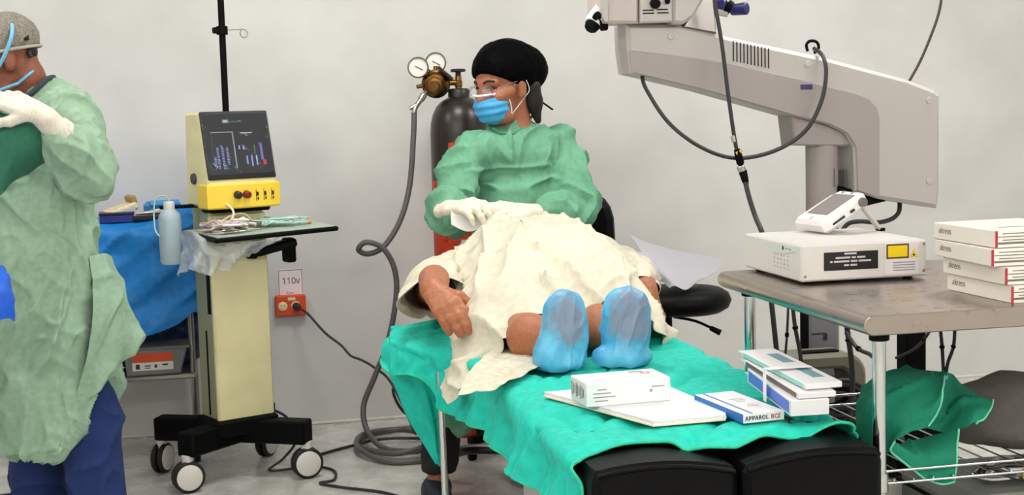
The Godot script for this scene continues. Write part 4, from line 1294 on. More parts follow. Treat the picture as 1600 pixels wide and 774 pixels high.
func assistant() -> void:
	var t := thing("person", "seated assistant in green gown, black cap and blue mask holding white paper", "person", Vector3(1.0, 0, -4.95))
	var F := Vector3(-0.84, -0.2, 0.5).normalized()
	var hc := Vector3(1.018, 1.35, -4.95)
	var sc := 1.13
	var brown := skin("skin_brown", c8(178, 112, 82))
	var f := Field.new()
	var hb := head(f, hc, F, Vector3.UP, sc)
	f.chain([hc + hb * Vector3(0, -0.05, -0.03), Vector3(1.061, 1.234, -4.98), Vector3(1.062, 1.188, -4.98)], [0.058, 0.054, 0.07])
	# one ankle shows above the shoe
	var bd := partw("body", f.build(0.0045, 0.018), brown, t)
	var af := Field.new().chain([Vector3(0.672, 0.16, -4.5), Vector3(0.672, 0.07, -4.5), Vector3(0.67, 0.04, -4.46)], [0.04, 0.032, 0.034])
	partw("ankle", af.build(0.006, 0.01), brown, t)
	var H := func(x: float, y: float, z: float) -> Vector3: return hc + hb * (Vector3(x, y, z) * sc)
	for q in [-1.0, 1.0]:
		partw("eye", MB.new().lathe([Vector2(0, -0.011), Vector2(0.006, -0.0095), Vector2(0.0105, -0.004), Vector2(0.0105, 0.004), Vector2(0.006, 0.0095), Vector2(0, 0.011)], H.call(q * 0.031, 0.005, 0.067), hb.z, 14).mesh(), mat("eye_dark", c8(60, 44, 40), 0.2), bd)
		partw("eyebrow", MB.new().tube([H.call(q * 0.014, 0.026, 0.09), H.call(q * 0.03, 0.032, 0.085), H.call(q * 0.048, 0.026, 0.07)], 0.0042, 6, 4).mesh(), mat("brow_dark", c8(46, 30, 26), 0.8), bd)
		partw("eyelid", MB.new().tube([H.call(q * 0.016, 0.008, 0.083), H.call(q * 0.031, 0.013, 0.082), H.call(q * 0.046, 0.006, 0.068)], 0.0035, 6, 4).mesh(), mat("brow_dark", c8(46, 30, 26), 0.8), bd)
	# hair under the cap at the nape
	var hf := Field.new().chain([H.call(-0.05, -0.02, -0.07), H.call(-0.04, -0.07, -0.075), H.call(-0.045, -0.11, -0.085)], [0.035, 0.03, 0.012]).chain([H.call(0.05, -0.02, -0.07), H.call(0.045, -0.07, -0.075), H.call(0.05, -0.13, -0.075)], [0.035, 0.03, 0.012])
	partw("hair", hf.build(0.006, 0.02), fabric("hair_black", c8(26, 20, 20), 0.6, 0.8, 12.0), t)
	# black cap with tied tails
	var cf := Field.new().ell(H.call(0, 0.05, -0.02), Vector3(0.092, 0.092, 0.112) * sc, hb).ell(H.call(0, 0.032, -0.085), Vector3(0.084, 0.08, 0.088) * sc, hb).cut(H.call(0, 0.062, 0.09), hb * Vector3(0, -0.83, 0.56))
	var capm := fabric("cap_black", c8(6, 6, 7), 0.6, 0.6, 6.0)
	capm.metallic_specular = 0.12
	var cap := partw("cap", cf.build(0.006, 0.03, func(p: Vector3, _n: Vector3) -> float: return 0.004 * wrinkle(p, 12.0)), capm, t)
	partw("cap_tail", MB.new().beam(Vector3(1.14, 1.307, -4.98), Vector3(1.2, 1.26, -4.96), 0.014, 0.006, 0.002).mesh(), capm, cap)
	partw("cap_tail", MB.new().beam(Vector3(1.133, 1.307, -4.97), Vector3(1.094, 1.24, -4.95), 0.016, 0.006, 0.002).mesh(), capm, cap)
	# mask
	var mf := Field.new().ell(H.call(0, -0.052, 0.058), Vector3(0.066, 0.066, 0.068), hb).ell(H.call(0, -0.028, 0.082), Vector3(0.034, 0.036, 0.036) * sc, hb).cut(H.call(0, -0.012, 0.0), hb * Vector3(0, 1, 0.12)).cut(H.call(0, 0, 0.03), hb * Vector3(0, 0.25, -1))
	var mblue := fabric("mask_bright", c8(70, 168, 226), 0.6, 0.35, 8.0)
	var mk := partw("mask", mf.build(0.0042, 0.014, func(p: Vector3, _n: Vector3) -> float:
		var l := hb.transposed() * (p - hc)
		return 0.0022 * sin(l.y * 230.0) + 0.0015 * soft(p, 40.0)), mblue, t)
	var wht := mat("mask_white", c8(232, 234, 238), 0.6)
	partw("nose_strip", MB.new().tube([H.call(-0.054, -0.014, 0.05), H.call(-0.035, -0.01, 0.09), H.call(-0.015, -0.008, 0.115), H.call(0, -0.007, 0.12), H.call(0.015, -0.008, 0.115), H.call(0.035, -0.01, 0.09), H.call(0.054, -0.014, 0.05)], 0.0042, 8, 5).mesh(), wht, mk)
	for q in [-1.0, 1.0]:
		partw("side_binding", MB.new().tube([H.call(q * 0.057, -0.014, 0.045), H.call(q * 0.061, -0.04, 0.038), H.call(q * 0.058, -0.075, 0.035), H.call(q * 0.04, -0.105, 0.042)], 0.002, 8, 4).mesh(), wht, mk)
		partw("ear_loop", MB.new().tube([H.call(q * 0.058, -0.016, 0.04), H.call(q * 0.072, 0.008, 0.01), H.call(q * 0.084, 0.02, -0.015), H.call(q * 0.084, -0.02, -0.03), H.call(q * 0.076, -0.045, -0.006), H.call(q * 0.052, -0.09, 0.04)], 0.0014, 6, 5).mesh(), wht, mk)
	# glasses
	var gl := thing("eyeglasses", "thin framed eyeglasses worn by the seated assistant", "eyeglasses", H.call(0, 0.006, 0.1))
	var fr := mat("frame_rose", c8(150, 110, 104), 0.3)
	var lens := glassy("lens_clear", c8(240, 244, 248), 0.16, 0.05)
	for q in [-1.0, 1.0]:
		var ring := []
		var lc: Vector3 = H.call(q * 0.031, 0.002, 0.098)
		var lx: Vector3 = (hb.x * 1.0 - hb.z * q * 0.22).normalized()
		for i in 12:
			var a := TAU * i / 12.0
			ring.append(lc + lx * cos(a) * 0.027 + hb.y * sin(a) * 0.019)
		partw("rim", MB.new().tube(ring, 0.0013, 6, 3, true).mesh(), fr, gl)
		partw("lens", MB.new().lathe([Vector2(0.0, 0.0), Vector2(0.018, 0.0002)], lc, (hb.z + hb.x * q * 0.22), 16).mesh(), lens, gl)
		partw("temple", MB.new().tube([lc + lx * q * 0.027, H.call(q * 0.075, 0.012, 0.05), H.call(q * 0.082, 0.014, -0.01)], 0.0014, 6, 4).mesh(), fr, gl)
	partw("bridge", MB.new().tube([H.call(-0.008, 0.006, 0.103), H.call(0, 0.009, 0.107), H.call(0.008, 0.006, 0.103)], 0.0013, 6, 3).mesh(), fr, gl)

	# gown
	var mint := fabric("gown_green", c8(108, 168, 136), 0.85, 1.0, 3.5)
	var g := Field.new()
	var ax := Vector3(1, 0, -0.15)
	g.chain([Vector3(1.061, 1.181, -4.99), Vector3(1.064, 1.108, -4.99), Vector3(1.07, 0.95, -5.0), Vector3(1.08, 0.68, -5.02), Vector3(1.08, 0.6, -5.0)], [0.07, 0.115, 0.135, 0.155, 0.15], ax, 1.25)
	g.cap(Vector3(0.911, 1.12, -4.92), Vector3(1.211, 1.135, -5), 0.062, 0.064)
	g.chain([Vector3(0.881, 1.107, -4.92), Vector3(0.826, 1.009, -4.86), Vector3(0.797, 0.923, -4.82)], [0.066, 0.066, 0.068])
	g.chain([Vector3(0.797, 0.923, -4.82), Vector3(0.773, 0.932, -4.74), Vector3(0.771, 0.942, -4.69)], [0.068, 0.056, 0.042])
	g.chain([Vector3(1.232, 1.112, -4.99), Vector3(1.256, 1, -4.93), Vector3(1.246, 0.911, -4.86)], [0.07, 0.074, 0.074])
	g.chain([Vector3(1.25, 0.906, -4.86), Vector3(1.156, 0.906, -4.78), Vector3(1.101, 0.909, -4.74)], [0.076, 0.055, 0.04])
	# lap and skirt
	g.chain([Vector3(1.06, 0.55, -5.0), Vector3(0.76, 0.44, -4.64), Vector3(0.71, 0.28, -4.54)], [0.15, 0.1, 0.1])
	g.chain([Vector3(1.12, 0.55, -5.0), Vector3(1.0, 0.42, -4.72), Vector3(1.02, 0.27, -4.72)], [0.14, 0.085, 0.08])
	g.cut(Vector3(0, 0.23, 0), Vector3.DOWN)
	var neck := Vector3(1.051, 1.214, -4.97)
	var wr := func(p: Vector3, n: Vector3) -> float:
		var arm := smoothstep(0.13, 0.19, absf(p.x - 1.02))
		var belly := smoothstep(1.12, 1.02, p.y) * (1.0 - arm)
		var s := 0.03 * arm * crease(p, Vector3(0.6, 0.6, 0.5), 8.0, 4.0)
		s += 0.022 * belly * crease(p, Vector3(1, 0.05, 0), 9.0, 6.0)
		s += 0.022 * (1.0 - arm) * (1.0 - belly) * crease(p, Vector3(0.35 if p.x > 1.03 else -0.35, 1, 0), 7.0, 4.0)
		return s + 0.006 * soft(p, 5.0)
	var gm := partw("gown", g.build(0.0115, 0.035, wr, null, true), mint, t)
	partw("neck_binding", MB.new().tube([Vector3(1.126, 1.234, -5.03), Vector3(1.095, 1.208, -4.94), Vector3(1.048, 1.183, -4.905), Vector3(1.001, 1.184, -4.9), Vector3(0.971, 1.199, -4.92)], 0.008, 8, 6).mesh(), fabric("gown_binding", c8(84, 146, 116), 0.85, 0.6, 6.0), gm)
	partw("neck_tie", MB.new().tube([Vector3(1.13, 1.23, -5.03), Vector3(1.145, 1.248, -5.01), Vector3(1.157, 1.243, -5), Vector3(1.147, 1.225, -5)], 0.005, 8, 5).mesh(), fabric("gown_binding", c8(84, 146, 116), 0.85, 0.6, 6.0), gm)
	# gloved hands
	var glove := fabric("glove_latex", c8(232, 224, 206), 0.5, 0.5, 12.0)
	var gd := func(p: Vector3, _n: Vector3) -> float: return 0.0012 * wrinkle(p, 30.0)
	var hr := Field.new()
	hr.chain([Vector3(0.776, 0.934, -4.71), Vector3(0.767, 0.94, -4.68)], [0.034, 0.031])
	hand(hr, Vector3(0.763, 0.94, -4.68), Vector3(0.837, 0.963, -4.58) - Vector3(0.763, 0.94, -4.68), Vector3(-0.1, 0.9, 0.35), -1.0, [0.55, 0.6, 0.65, 0.7], 1.06, 0.0015, 0.6)
	partw("glove", hr.build(0.0036, 0.008, gd), glove, t)
	var hl := Field.new()
	hl.chain([Vector3(1.097, 0.907, -4.74), Vector3(1.034, 0.915, -4.7)], [0.035, 0.03])
	hand(hl, Vector3(1.034, 0.915, -4.7), Vector3(0.873, 0.937, -4.62) - Vector3(1.034, 0.915, -4.7), Vector3(0.15, 0.75, 0.65), 1.0, [0.38, 0.45, 0.55, 0.65], 1.08, 0.0015, 0.6)
	partw("glove", hl.build(0.0036, 0.008, gd), glove, t)
	# trousers, shoe
	var tr := Field.new().chain([Vector3(0.715, 0.42, -4.55), Vector3(0.678, 0.12, -4.5)], [0.068, 0.057]).chain([Vector3(1.01, 0.42, -4.71), Vector3(1.02, 0.12, -4.73)], [0.068, 0.057]).cut(Vector3(0, 0.1, 0), Vector3.DOWN)
	partw("trousers", tr.build(0.009, 0.02, func(p: Vector3, _n: Vector3) -> float: return 0.008 * wrinkle(p, 7.0)), fabric("trouser_black", c8(20, 20, 22), 0.85, 0.9, 4.0), t)
	for q in [Vector3(0.672, 0, -4.5), Vector3(1.02, 0, -4.73)]:
		var sf := Field.new().ell(q + Vector3(-0.015, 0.035, 0.06), Vector3(0.048, 0.042, 0.13)).ell(q + Vector3(0, 0.045, -0.01), Vector3(0.046, 0.042, 0.06)).cut(q, Vector3.DOWN)
		partw("shoe", sf.build(0.008, 0.02), mat("shoe_navy", c8(22, 28, 46), 0.55), t)

	var p := thing("white_card", "white paper held between the seated assistant's gloved hands", "paper", Vector3(0.83, 0.911, -4.6))
	var pn := [
		[Vector3(0.765, 0.947, -4.615), Vector3(0.826, 0.966, -4.605), Vector3(0.892, 0.959, -4.61)],
		[Vector3(0.759, 0.922, -4.605), Vector3(0.824, 0.92, -4.6), Vector3(0.896, 0.92, -4.605)],
		[Vector3(0.759, 0.895, -4.6), Vector3(0.814, 0.87, -4.59), Vector3(0.887, 0.887, -4.6)]]
	partw("sheet", MB.new().grid(patch(pn, 12, 12), 0.0012).mesh(), mat("card_grey", c8(222, 222, 222), 0.7), p)

func patient() -> void:
	var t := thing("person", "patient lying on the operating table in a cream gown and blue shoe covers", "person", Vector3(0.94, 0.63, -4.0))
	var sk := skin("skin_tan", c8(182, 112, 76))
	# body: head, trunk, legs, arms and hands in one skin
	var f := Field.new()
	var hc := Vector3(0.95, 0.745, -4.74)
	head(f, hc, Vector3(0, 0.98, 0.1).normalized(), Vector3(0, 0.1, -0.98), 1.0)
	f.chain([hc + Vector3(0, -0.02, 0.05), Vector3(0.95, 0.72, -4.62), Vector3(0.95, 0.75, -4.45), Vector3(0.94, 0.79, -4.2), Vector3(0.93, 0.73, -4.02)], [0.055, 0.075, 0.09, 0.1, 0.09], Vector3.RIGHT, 1.45)
	f.chain([Vector3(0.85, 0.72, -4.02), Vector3(0.785, 0.685, -3.68), Vector3(0.783, 0.68, -3.54), Vector3(0.828, 0.682, -3.42)], [0.075, 0.058, 0.057, 0.043])
	f.chain([Vector3(1.02, 0.73, -4.02), Vector3(0.99, 0.70, -3.72), Vector3(0.978, 0.69, -3.56), Vector3(0.978, 0.685, -3.43)], [0.075, 0.058, 0.058, 0.043])
	f.chain([Vector3(0.78, 0.76, -4.48), Vector3(0.63, 0.72, -4.26), Vector3(0.603, 0.774, -3.98)], [0.05, 0.045, 0.04])
	f.chain([Vector3(1.13, 0.76, -4.46), Vector3(1.28, 0.71, -4.2), Vector3(1.222, 0.728, -3.95)], [0.055, 0.045, 0.034])
	partw("body", f.build(0.009, 0.025), sk, t)
	var hp := func(p: Vector3, _n: Vector3) -> float: return 0.0008 * wrinkle(p, 40.0)
	var hr := Field.new()
	hr.chain([Vector3(0.608, 0.784, -4.02), Vector3(0.581, 0.777, -3.84)], [0.045, 0.037])
	hand(hr, Vector3(0.58, 0.773, -3.82), Vector3(0.62, 0.714, -3.69) - Vector3(0.58, 0.773, -3.82), Vector3(-0.3, 0.6, 0.8), -1.0, [0.4, 0.46, 0.5, 0.55], 0.95, 0.004, 0.2)
	partw("hand", hr.build(0.004, 0.009, hp), sk, t)
	var hl := Field.new()
	hl.chain([Vector3(1.234, 0.734, -4), Vector3(1.215, 0.726, -3.92)], [0.036, 0.03])
	hand(hl, Vector3(1.214, 0.724, -3.91), Vector3(1.235, 0.626, -3.85) - Vector3(1.214, 0.724, -3.91), Vector3(0.6, 0.5, 0.6), 1.0, [0.3, 0.35, 0.4, 0.45], 0.92, 0.003, 0.2)
	partw("hand", hl.build(0.004, 0.009, hp), sk, t)
	var cap := Field.new().ell(hc + Vector3(0, 0.0, -0.05), Vector3(0.115, 0.11, 0.1))
	partw("cap", cap.build(0.008, 0.02, func(p: Vector3, _n: Vector3) -> float: return 0.006 * wrinkle(p, 14.0)), fabric("cap_blue", c8(70, 150, 214), 0.7, 0.6, 6.0), t)
	# gown
	var cream := fabric("gown_cream", c8(226, 219, 198), 0.8, 0.9, 3.0)
	cream.backlight_enabled = true
	cream.backlight = Color(0.16, 0.15, 0.13)
	var net := [
		[Vector3(0.7, 0.63, -4.68), Vector3(0.72, 0.7, -4.7), Vector3(0.8, 0.78, -4.72), Vector3(0.88, 0.81, -4.72), Vector3(0.97, 0.82, -4.72), Vector3(1.07, 0.8, -4.7), Vector3(1.16, 0.73, -4.68), Vector3(1.24, 0.64, -4.66)],
		[Vector3(0.66, 0.64, -4.42), Vector3(0.70, 0.73, -4.42), Vector3(0.775, 0.825, -4.42), Vector3(0.86, 0.895, -4.42), Vector3(0.97, 0.905, -4.42), Vector3(1.09, 0.885, -4.42), Vector3(1.2, 0.79, -4.4), Vector3(1.27, 0.66, -4.4)],
		[Vector3(0.655, 0.645, -4.2), Vector3(0.695, 0.745, -4.2), Vector3(0.76, 0.84, -4.2), Vector3(0.845, 0.918, -4.2), Vector3(0.95, 0.926, -4.2), Vector3(1.06, 0.912, -4.2), Vector3(1.18, 0.815, -4.2), Vector3(1.275, 0.68, -4.2)],
		[Vector3(0.685, 0.64, -4.0), Vector3(0.705, 0.73, -4.0), Vector3(0.75, 0.82, -4.0), Vector3(0.84, 0.88, -4.0), Vector3(0.95, 0.89, -4.0), Vector3(1.07, 0.88, -4.0), Vector3(1.175, 0.775, -4.0), Vector3(1.25, 0.66, -4.0)],
		[Vector3(0.619, 0.559, -3.84), Vector3(0.662, 0.68, -3.83), Vector3(0.705, 0.79, -3.83), Vector3(0.82, 0.845, -3.83), Vector3(0.95, 0.85, -3.83), Vector3(1.07, 0.845, -3.83), Vector3(1.165, 0.745, -3.83), Vector3(1.245, 0.64, -3.83)],
		[Vector3(0.591, 0.521, -3.72), Vector3(0.645, 0.655, -3.72), Vector3(0.69, 0.74, -3.72), Vector3(0.79, 0.815, -3.72), Vector3(0.93, 0.815, -3.72), Vector3(1.055, 0.82, -3.72), Vector3(1.145, 0.72, -3.72), Vector3(1.25, 0.63, -3.75)],
		[Vector3(0.587, 0.491, -3.66), Vector3(0.631, 0.549, -3.6), Vector3(0.72, 0.665, -3.56), Vector3(0.787, 0.731, -3.55), Vector3(0.92, 0.731, -3.57), Vector3(1.023, 0.737, -3.58), Vector3(1.128, 0.695, -3.62), Vector3(1.197, 0.596, -3.7)]]
	var wr := func(p: Vector3, u: float, v: float) -> float:
		var side := -1.0 if u < 0.5 else 1.0
		return 0.03 * crease(p, Vector3(0.3 * side, -0.25, 1.0), 5.0, 6.0) + 0.014 * crease(p, Vector3(0.8 * side, 0.4, -0.6), 6.5, 5.0) + 0.004
	var rows := patch(net, 150, 150, wr)
	var gm := partw("gown", MB.new().grid(rows, 0.0015).mesh(), cream, t)
	partw("tie", MB.new().tube([Vector3(0.759, 0.68, -3.88), Vector3(0.801, 0.707, -3.86), Vector3(0.816, 0.731, -3.88), Vector3(0.783, 0.734, -3.9), Vector3(0.769, 0.697, -3.88), Vector3(0.814, 0.673, -3.84)], 0.003, 6, 5).mesh(), cream, gm)
	# cream layer lying on the sheet under the legs
	var un := [
		[Vector3(0.511, 0.634, -3.078), Vector3(0.591, 0.637, -3.358), Vector3(0.765, 0.64, -3.78), Vector3(0.895, 0.64, -4.037)],
		[Vector3(0.571, 0.634, -3.117), Vector3(0.66, 0.637, -3.315), Vector3(0.774, 0.64, -3.539), Vector3(0.884, 0.64, -3.677)],
		[Vector3(0.604, 0.634, -3.136), Vector3(0.687, 0.636, -3.242), Vector3(0.762, 0.638, -3.343), Vector3(0.841, 0.64, -3.433)]]
	partw("lower_layer", MB.new().grid(patch(un, 30, 24, func(p: Vector3, _u: float, _v: float) -> float: return 0.008 * wrinkle(p, 6.0)), 0.0015).mesh(), cream, gm)
	# sleeves
	for sl in [[[Vector3(0.74, 0.74, -4.5), 0.085], [Vector3(0.665, 0.735, -4.32), 0.09]], [[Vector3(1.17, 0.78, -4.48), 0.1], [Vector3(1.255, 0.735, -4.26), 0.09]]]:
		var left: bool = sl[0][0].x < 0.9
		var rn := []
		for k in 2:
			var c: Vector3 = sl[k][0]
			var r: float = sl[k][1]
			var ring := []
			for i in 9:
				var a := TAU * i / 8.0
				ring.append(c + Vector3(cos(a) * r, sin(a) * r * 0.9, 0))
			rn.append(ring)
		if left:
			rn.append([Vector3(0.708, 0.783, -4.12), Vector3(0.689, 0.814, -4.12), Vector3(0.636, 0.824, -4.12), Vector3(0.576, 0.8, -4.13), Vector3(0.534, 0.748, -4.14), Vector3(0.543, 0.698, -4.14), Vector3(0.603, 0.671, -4.14), Vector3(0.666, 0.696, -4.14), Vector3(0.708, 0.783, -4.12)])
			rn.append([Vector3(0.695, 0.763, -4.03), Vector3(0.671, 0.777, -4.02), Vector3(0.63, 0.79, -4.02), Vector3(0.566, 0.781, -4.03), Vector3(0.501, 0.728, -4.04), Vector3(0.518, 0.693, -4.04), Vector3(0.576, 0.67, -4.06), Vector3(0.655, 0.676, -4.08), Vector3(0.695, 0.763, -4.03)])
		else:
			rn.append([Vector3(1.304, 0.737, -4.08), Vector3(1.288, 0.767, -4.08), Vector3(1.26, 0.788, -4.08), Vector3(1.228, 0.784, -4.08), Vector3(1.211, 0.742, -4.08), Vector3(1.222, 0.683, -4.08), Vector3(1.254, 0.662, -4.08), Vector3(1.286, 0.687, -4.08), Vector3(1.304, 0.737, -4.08)])
			rn.append([Vector3(1.271, 0.727, -3.98), Vector3(1.26, 0.751, -3.98), Vector3(1.229, 0.764, -3.98), Vector3(1.193, 0.758, -3.98), Vector3(1.177, 0.717, -3.98), Vector3(1.187, 0.66, -3.98), Vector3(1.219, 0.654, -3.98), Vector3(1.251, 0.69, -3.98), Vector3(1.271, 0.727, -3.98)])
		partw("sleeve", MB.new().grid(patch(rn, 48, 40, func(p: Vector3, _u: float, _v: float) -> float: return 0.014 * crease(p, Vector3(0.5, 0.6, 1.0), 8.0, 3.0)), 0.0012).mesh(), cream, gm)
	# shoe covers
	var sc := mat("cover_blue", Color.WHITE, 0.45)
	sc.vertex_color_use_as_albedo = true
	triplanar(sc, 7.0)
	sc.normal_enabled = true
	sc.normal_texture = noise_tex("crumple", 0.007, 3, true, 5.0, true)
	sc.normal_scale = 0.8
	for s in [0, 1]:
		var cx := 0.826 if s == 0 else 0.984
		var w := 1.0 if s == 0 else 1.08
		var ff := Field.new()
		ff.ell(Vector3(cx, 0.685, -3.36), Vector3(0.05 * w, 0.06, 0.05))
		ff.ell(Vector3(cx + 0.002, 0.735, -3.355), Vector3(0.058 * w, 0.085, 0.042))
		ff.ell(Vector3(cx + 0.004, 0.775, -3.365), Vector3(0.044 * w, 0.042, 0.034))
		ff.cap(Vector3(cx, 0.71, -3.37), Vector3(cx + 0.003, 0.69, -3.44), 0.05, 0.05)
		ff.ell(Vector3(cx - 0.006 + 0.012 * s, 0.645, -3.36), Vector3(0.057, 0.022, 0.06))
		if s == 0:
			ff.ell(Vector3(0.785, 0.66, -3.36), Vector3(0.035, 0.045, 0.06))
		else:
			ff.cap(Vector3(0.985, 0.645, -3.33), Vector3(0.915, 0.655, -3.34), 0.03, 0.022)
		ff.cut(Vector3(0, 0.628, 0), Vector3.DOWN)
		var sole := func(p: Vector3, n: Vector3) -> Color:
			var e := Vector2((p.x - cx - 0.003) / (0.042 * w), (p.y - 0.75) / 0.058).length()
			var k := smoothstep(1.45, 0.75, e + 0.5 * soft(p, 18.0)) * smoothstep(0.1, 0.5, n.z)
			var base := Color(0.05, 0.36, 0.66).lerp(Color(0.15, 0.52, 0.78), clampf(0.5 + soft(p, 14.0), 0.0, 1.0))
			return base.lerp(Color(0.22, 0.23, 0.32), k * 0.9)
		partw("shoe_cover", ff.build(0.0052, 0.025, func(p: Vector3, _n: Vector3) -> float: return 0.004 * crease(p, Vector3(0.3, 1, 0), 16.0, 3.5), sole, true), sc, t)

# ---------------------------------------------------------------- bed
func operating_bed() -> void:
	var t := thing("operating_table", "black padded operating table under the green sheet and the lying patient", "operating table", Vector3(0.945, 0, -3.4))
	var vin := mat("vinyl_black", c8(9, 9, 10), 0.42)
	vin.metallic_specular = 0.22
	triplanar(vin, 6.0)
	vin.normal_enabled = true
	vin.normal_texture = noise_tex("plaster", 0.03, 4, true, 2.0)
	vin.normal_scale = 0.15
	for s in [-1, 1]:
		var prof := []
		var w := 0.142
		prof.append_array([Vector2(-w, 0.46), Vector2(w, 0.46), Vector2(w, 0.575)])
		for i in 9:
			var x := w - 0.008 - (2 * w - 0.016) * i / 8.0
			prof.append(Vector2(x, 0.592 + 0.016 * (1.0 - pow(x / w, 2.0)) + 0.006 * s * x / w))
		prof.append(Vector2(-w, 0.575))
		var pad := partw("leg_pad", MB.new().prism(prof, 0.72, Vector3(0.945 + s * 0.147, 0, -2.83), Basis.IDENTITY, 0.014, true).mesh(), vin, t)
		var pts := []
		for i in 9:
			var x := -w + 0.008 + (2 * w - 0.016) * i / 8.0
			pts.append(Vector3(0.945 + s * 0.147 + x, 0.583 + 0.016 * (1.0 - pow(x / w, 2.0)) + 0.006 * s * x / w, -2.473))
		partw("piping", MB.new().tube(pts, 0.0045, 8, 3).mesh(), vin, pad)
	partw("mattress", MB.new().box(Vector3(0.95, 0.545, -3.85), Vector3(0.55, 0.11, 1.28), 0.025).mesh(), vin, t)
	partw("head_pad", MB.new().box(Vector3(0.945, 0.57, -4.62), Vector3(0.3, 0.09, 0.26), 0.025).mesh(), vin, t)
	var st := metalm("steel_dull", c8(150, 146, 140), 0.35)
	partw("frame", MB.new().box(Vector3(0.945, 0.475, -3.6), Vector3(0.5, 0.05, 1.75), 0.008).mesh(), st, t)
	partw("pedestal", MB.new().box(Vector3(0.945, 0.28, -3.55), Vector3(0.3, 0.38, 0.42), 0.02).mesh(), mat("pedestal_grey", c8(196, 196, 192), 0.45), t)
	partw("base", MB.new().box(Vector3(0.945, 0.06, -3.5), Vector3(0.46, 0.08, 1.0), 0.02).mesh(), mat("pedestal_grey", c8(196, 196, 192), 0.45), t)
	for p in [Vector3(0.76, 0.03, -3.9), Vector3(1.13, 0.03, -3.9), Vector3(0.76, 0.03, -3.1), Vector3(1.13, 0.03, -3.1)]:
		partw("caster", MB.new().cyl(p - Vector3(0.015, 0, 0), p + Vector3(0.015, 0, 0), 0.03, 0.03, 18, 0.004).mesh(), mat("rubber_black", c8(22, 22, 22), 0.6), t)
	partw("arm_board", MB.new().box(Vector3(0.6, 0.565, -4.16), Vector3(0.13, 0.045, 0.26), 0.012).mesh(), vin, t)
	var fl := Vector3(0.593, 0.431, -3.86)
	partw("support_leg", MB.new().cyl(Vector3(fl.x + 0.005, 0.012, -3.86), Vector3(fl.x, 0.545, -3.88), 0.0095).cyl(Vector3(fl.x + 0.005, 0.0, -3.86), Vector3(fl.x + 0.005, 0.015, -3.86), 0.016).mesh(), metalm("chrome", c8(205, 208, 206), 0.12), t)

	# the green sheet
	var d := thing("green_sheet", "bright green surgical sheet spread over the operating table and hanging down", "sheet", Vector3(0.945, 0.61, -3.4))
	var grn := fabric("sheet_green", c8(18, 206, 186), 0.8, 0.9, 3.0)
	var y := 0.622
	var net := [
		[Vector3(0.64, 0.517, -2.55), Vector3(0.644, 0.555, -2.53), Vector3(0.64, 0.6, -2.56), Vector3(0.72, y, -2.585), Vector3(0.83, y + 0.002, -2.6), Vector3(0.94, y - 0.006, -2.54), Vector3(1.06, y + 0.003, -2.565), Vector3(1.17, y + 0.006, -2.59), Vector3(1.232, y - 0.005, -2.6), Vector3(1.246, 0.58, -2.62)],
		[Vector3(0.63, 0.489, -2.72), Vector3(0.645, 0.549, -2.7), Vector3(0.635, 0.605, -2.7), Vector3(0.72, y, -2.7), Vector3(0.83, y, -2.7), Vector3(0.94, y, -2.68), Vector3(1.06, y, -2.68), Vector3(1.17, y, -2.7), Vector3(1.235, y - 0.005, -2.7), Vector3(1.247, 0.57, -2.7)],
		[Vector3(0.613, 0.471, -3), Vector3(0.631, 0.527, -3), Vector3(0.64, 0.605, -3.0), Vector3(0.72, y, -3.0), Vector3(0.83, y, -3.0), Vector3(0.94, y, -3.0), Vector3(1.06, y, -3.0), Vector3(1.17, y, -3.0), Vector3(1.236, y - 0.005, -3.0), Vector3(1.248, 0.56, -3.0)],
		[Vector3(0.632, 0.467, -3.3), Vector3(0.646, 0.527, -3.3), Vector3(0.638, 0.605, -3.3), Vector3(0.72, y, -3.3), Vector3(0.83, y, -3.3), Vector3(0.94, y, -3.3), Vector3(1.06, y, -3.3), Vector3(1.17, y, -3.3), Vector3(1.236, y - 0.005, -3.3), Vector3(1.249, 0.55, -3.3)],
		[Vector3(0.64, 0.448, -3.6), Vector3(0.647, 0.514, -3.6), Vector3(0.636, 0.605, -3.6), Vector3(0.72, y, -3.6), Vector3(0.83, y, -3.6), Vector3(0.94, y, -3.6), Vector3(1.06, y, -3.6), Vector3(1.17, y, -3.6), Vector3(1.236, y - 0.005, -3.6), Vector3(1.249, 0.55, -3.6)],
		[Vector3(0.595, 0.442, -3.83), Vector3(0.609, 0.517, -3.83), Vector3(0.61, 0.603, -3.83), Vector3(0.72, y, -3.83), Vector3(0.83, y, -3.83), Vector3(0.94, y, -3.83), Vector3(1.06, y, -3.83), Vector3(1.17, y, -3.83), Vector3(1.236, y - 0.005, -3.83), Vector3(1.249, 0.55, -3.83)],
		[Vector3(0.545, 0.521, -3.93), Vector3(0.557, 0.571, -3.93), Vector3(0.55, 0.603, -3.94), Vector3(0.7, y, -3.94), Vector3(0.83, y, -3.94), Vector3(0.94, y, -3.94), Vector3(1.06, y, -3.94), Vector3(1.17, y, -3.94), Vector3(1.236, y - 0.005, -3.94), Vector3(1.249, 0.55, -3.94)],
		[Vector3(0.457, 0.518, -4.08), Vector3(0.486, 0.583, -4.08), Vector3(0.515, 0.604, -4.1), Vector3(0.7, y, -4.1), Vector3(0.83, y, -4.1), Vector3(0.94, y, -4.1), Vector3(1.06, y, -4.1), Vector3(1.17, y, -4.1), Vector3(1.236, y - 0.005, -4.1), Vector3(1.249, 0.55, -4.1)],
		[Vector3(0.523, 0.57, -4.33), Vector3(0.538, 0.599, -4.33), Vector3(0.52, 0.602, -4.32), Vector3(0.7, y, -4.35), Vector3(0.83, y, -4.35), Vector3(0.94, y, -4.35), Vector3(1.06, y, -4.35), Vector3(1.17, y, -4.35), Vector3(1.236, y - 0.005, -4.35), Vector3(1.249, 0.55, -4.35)]]
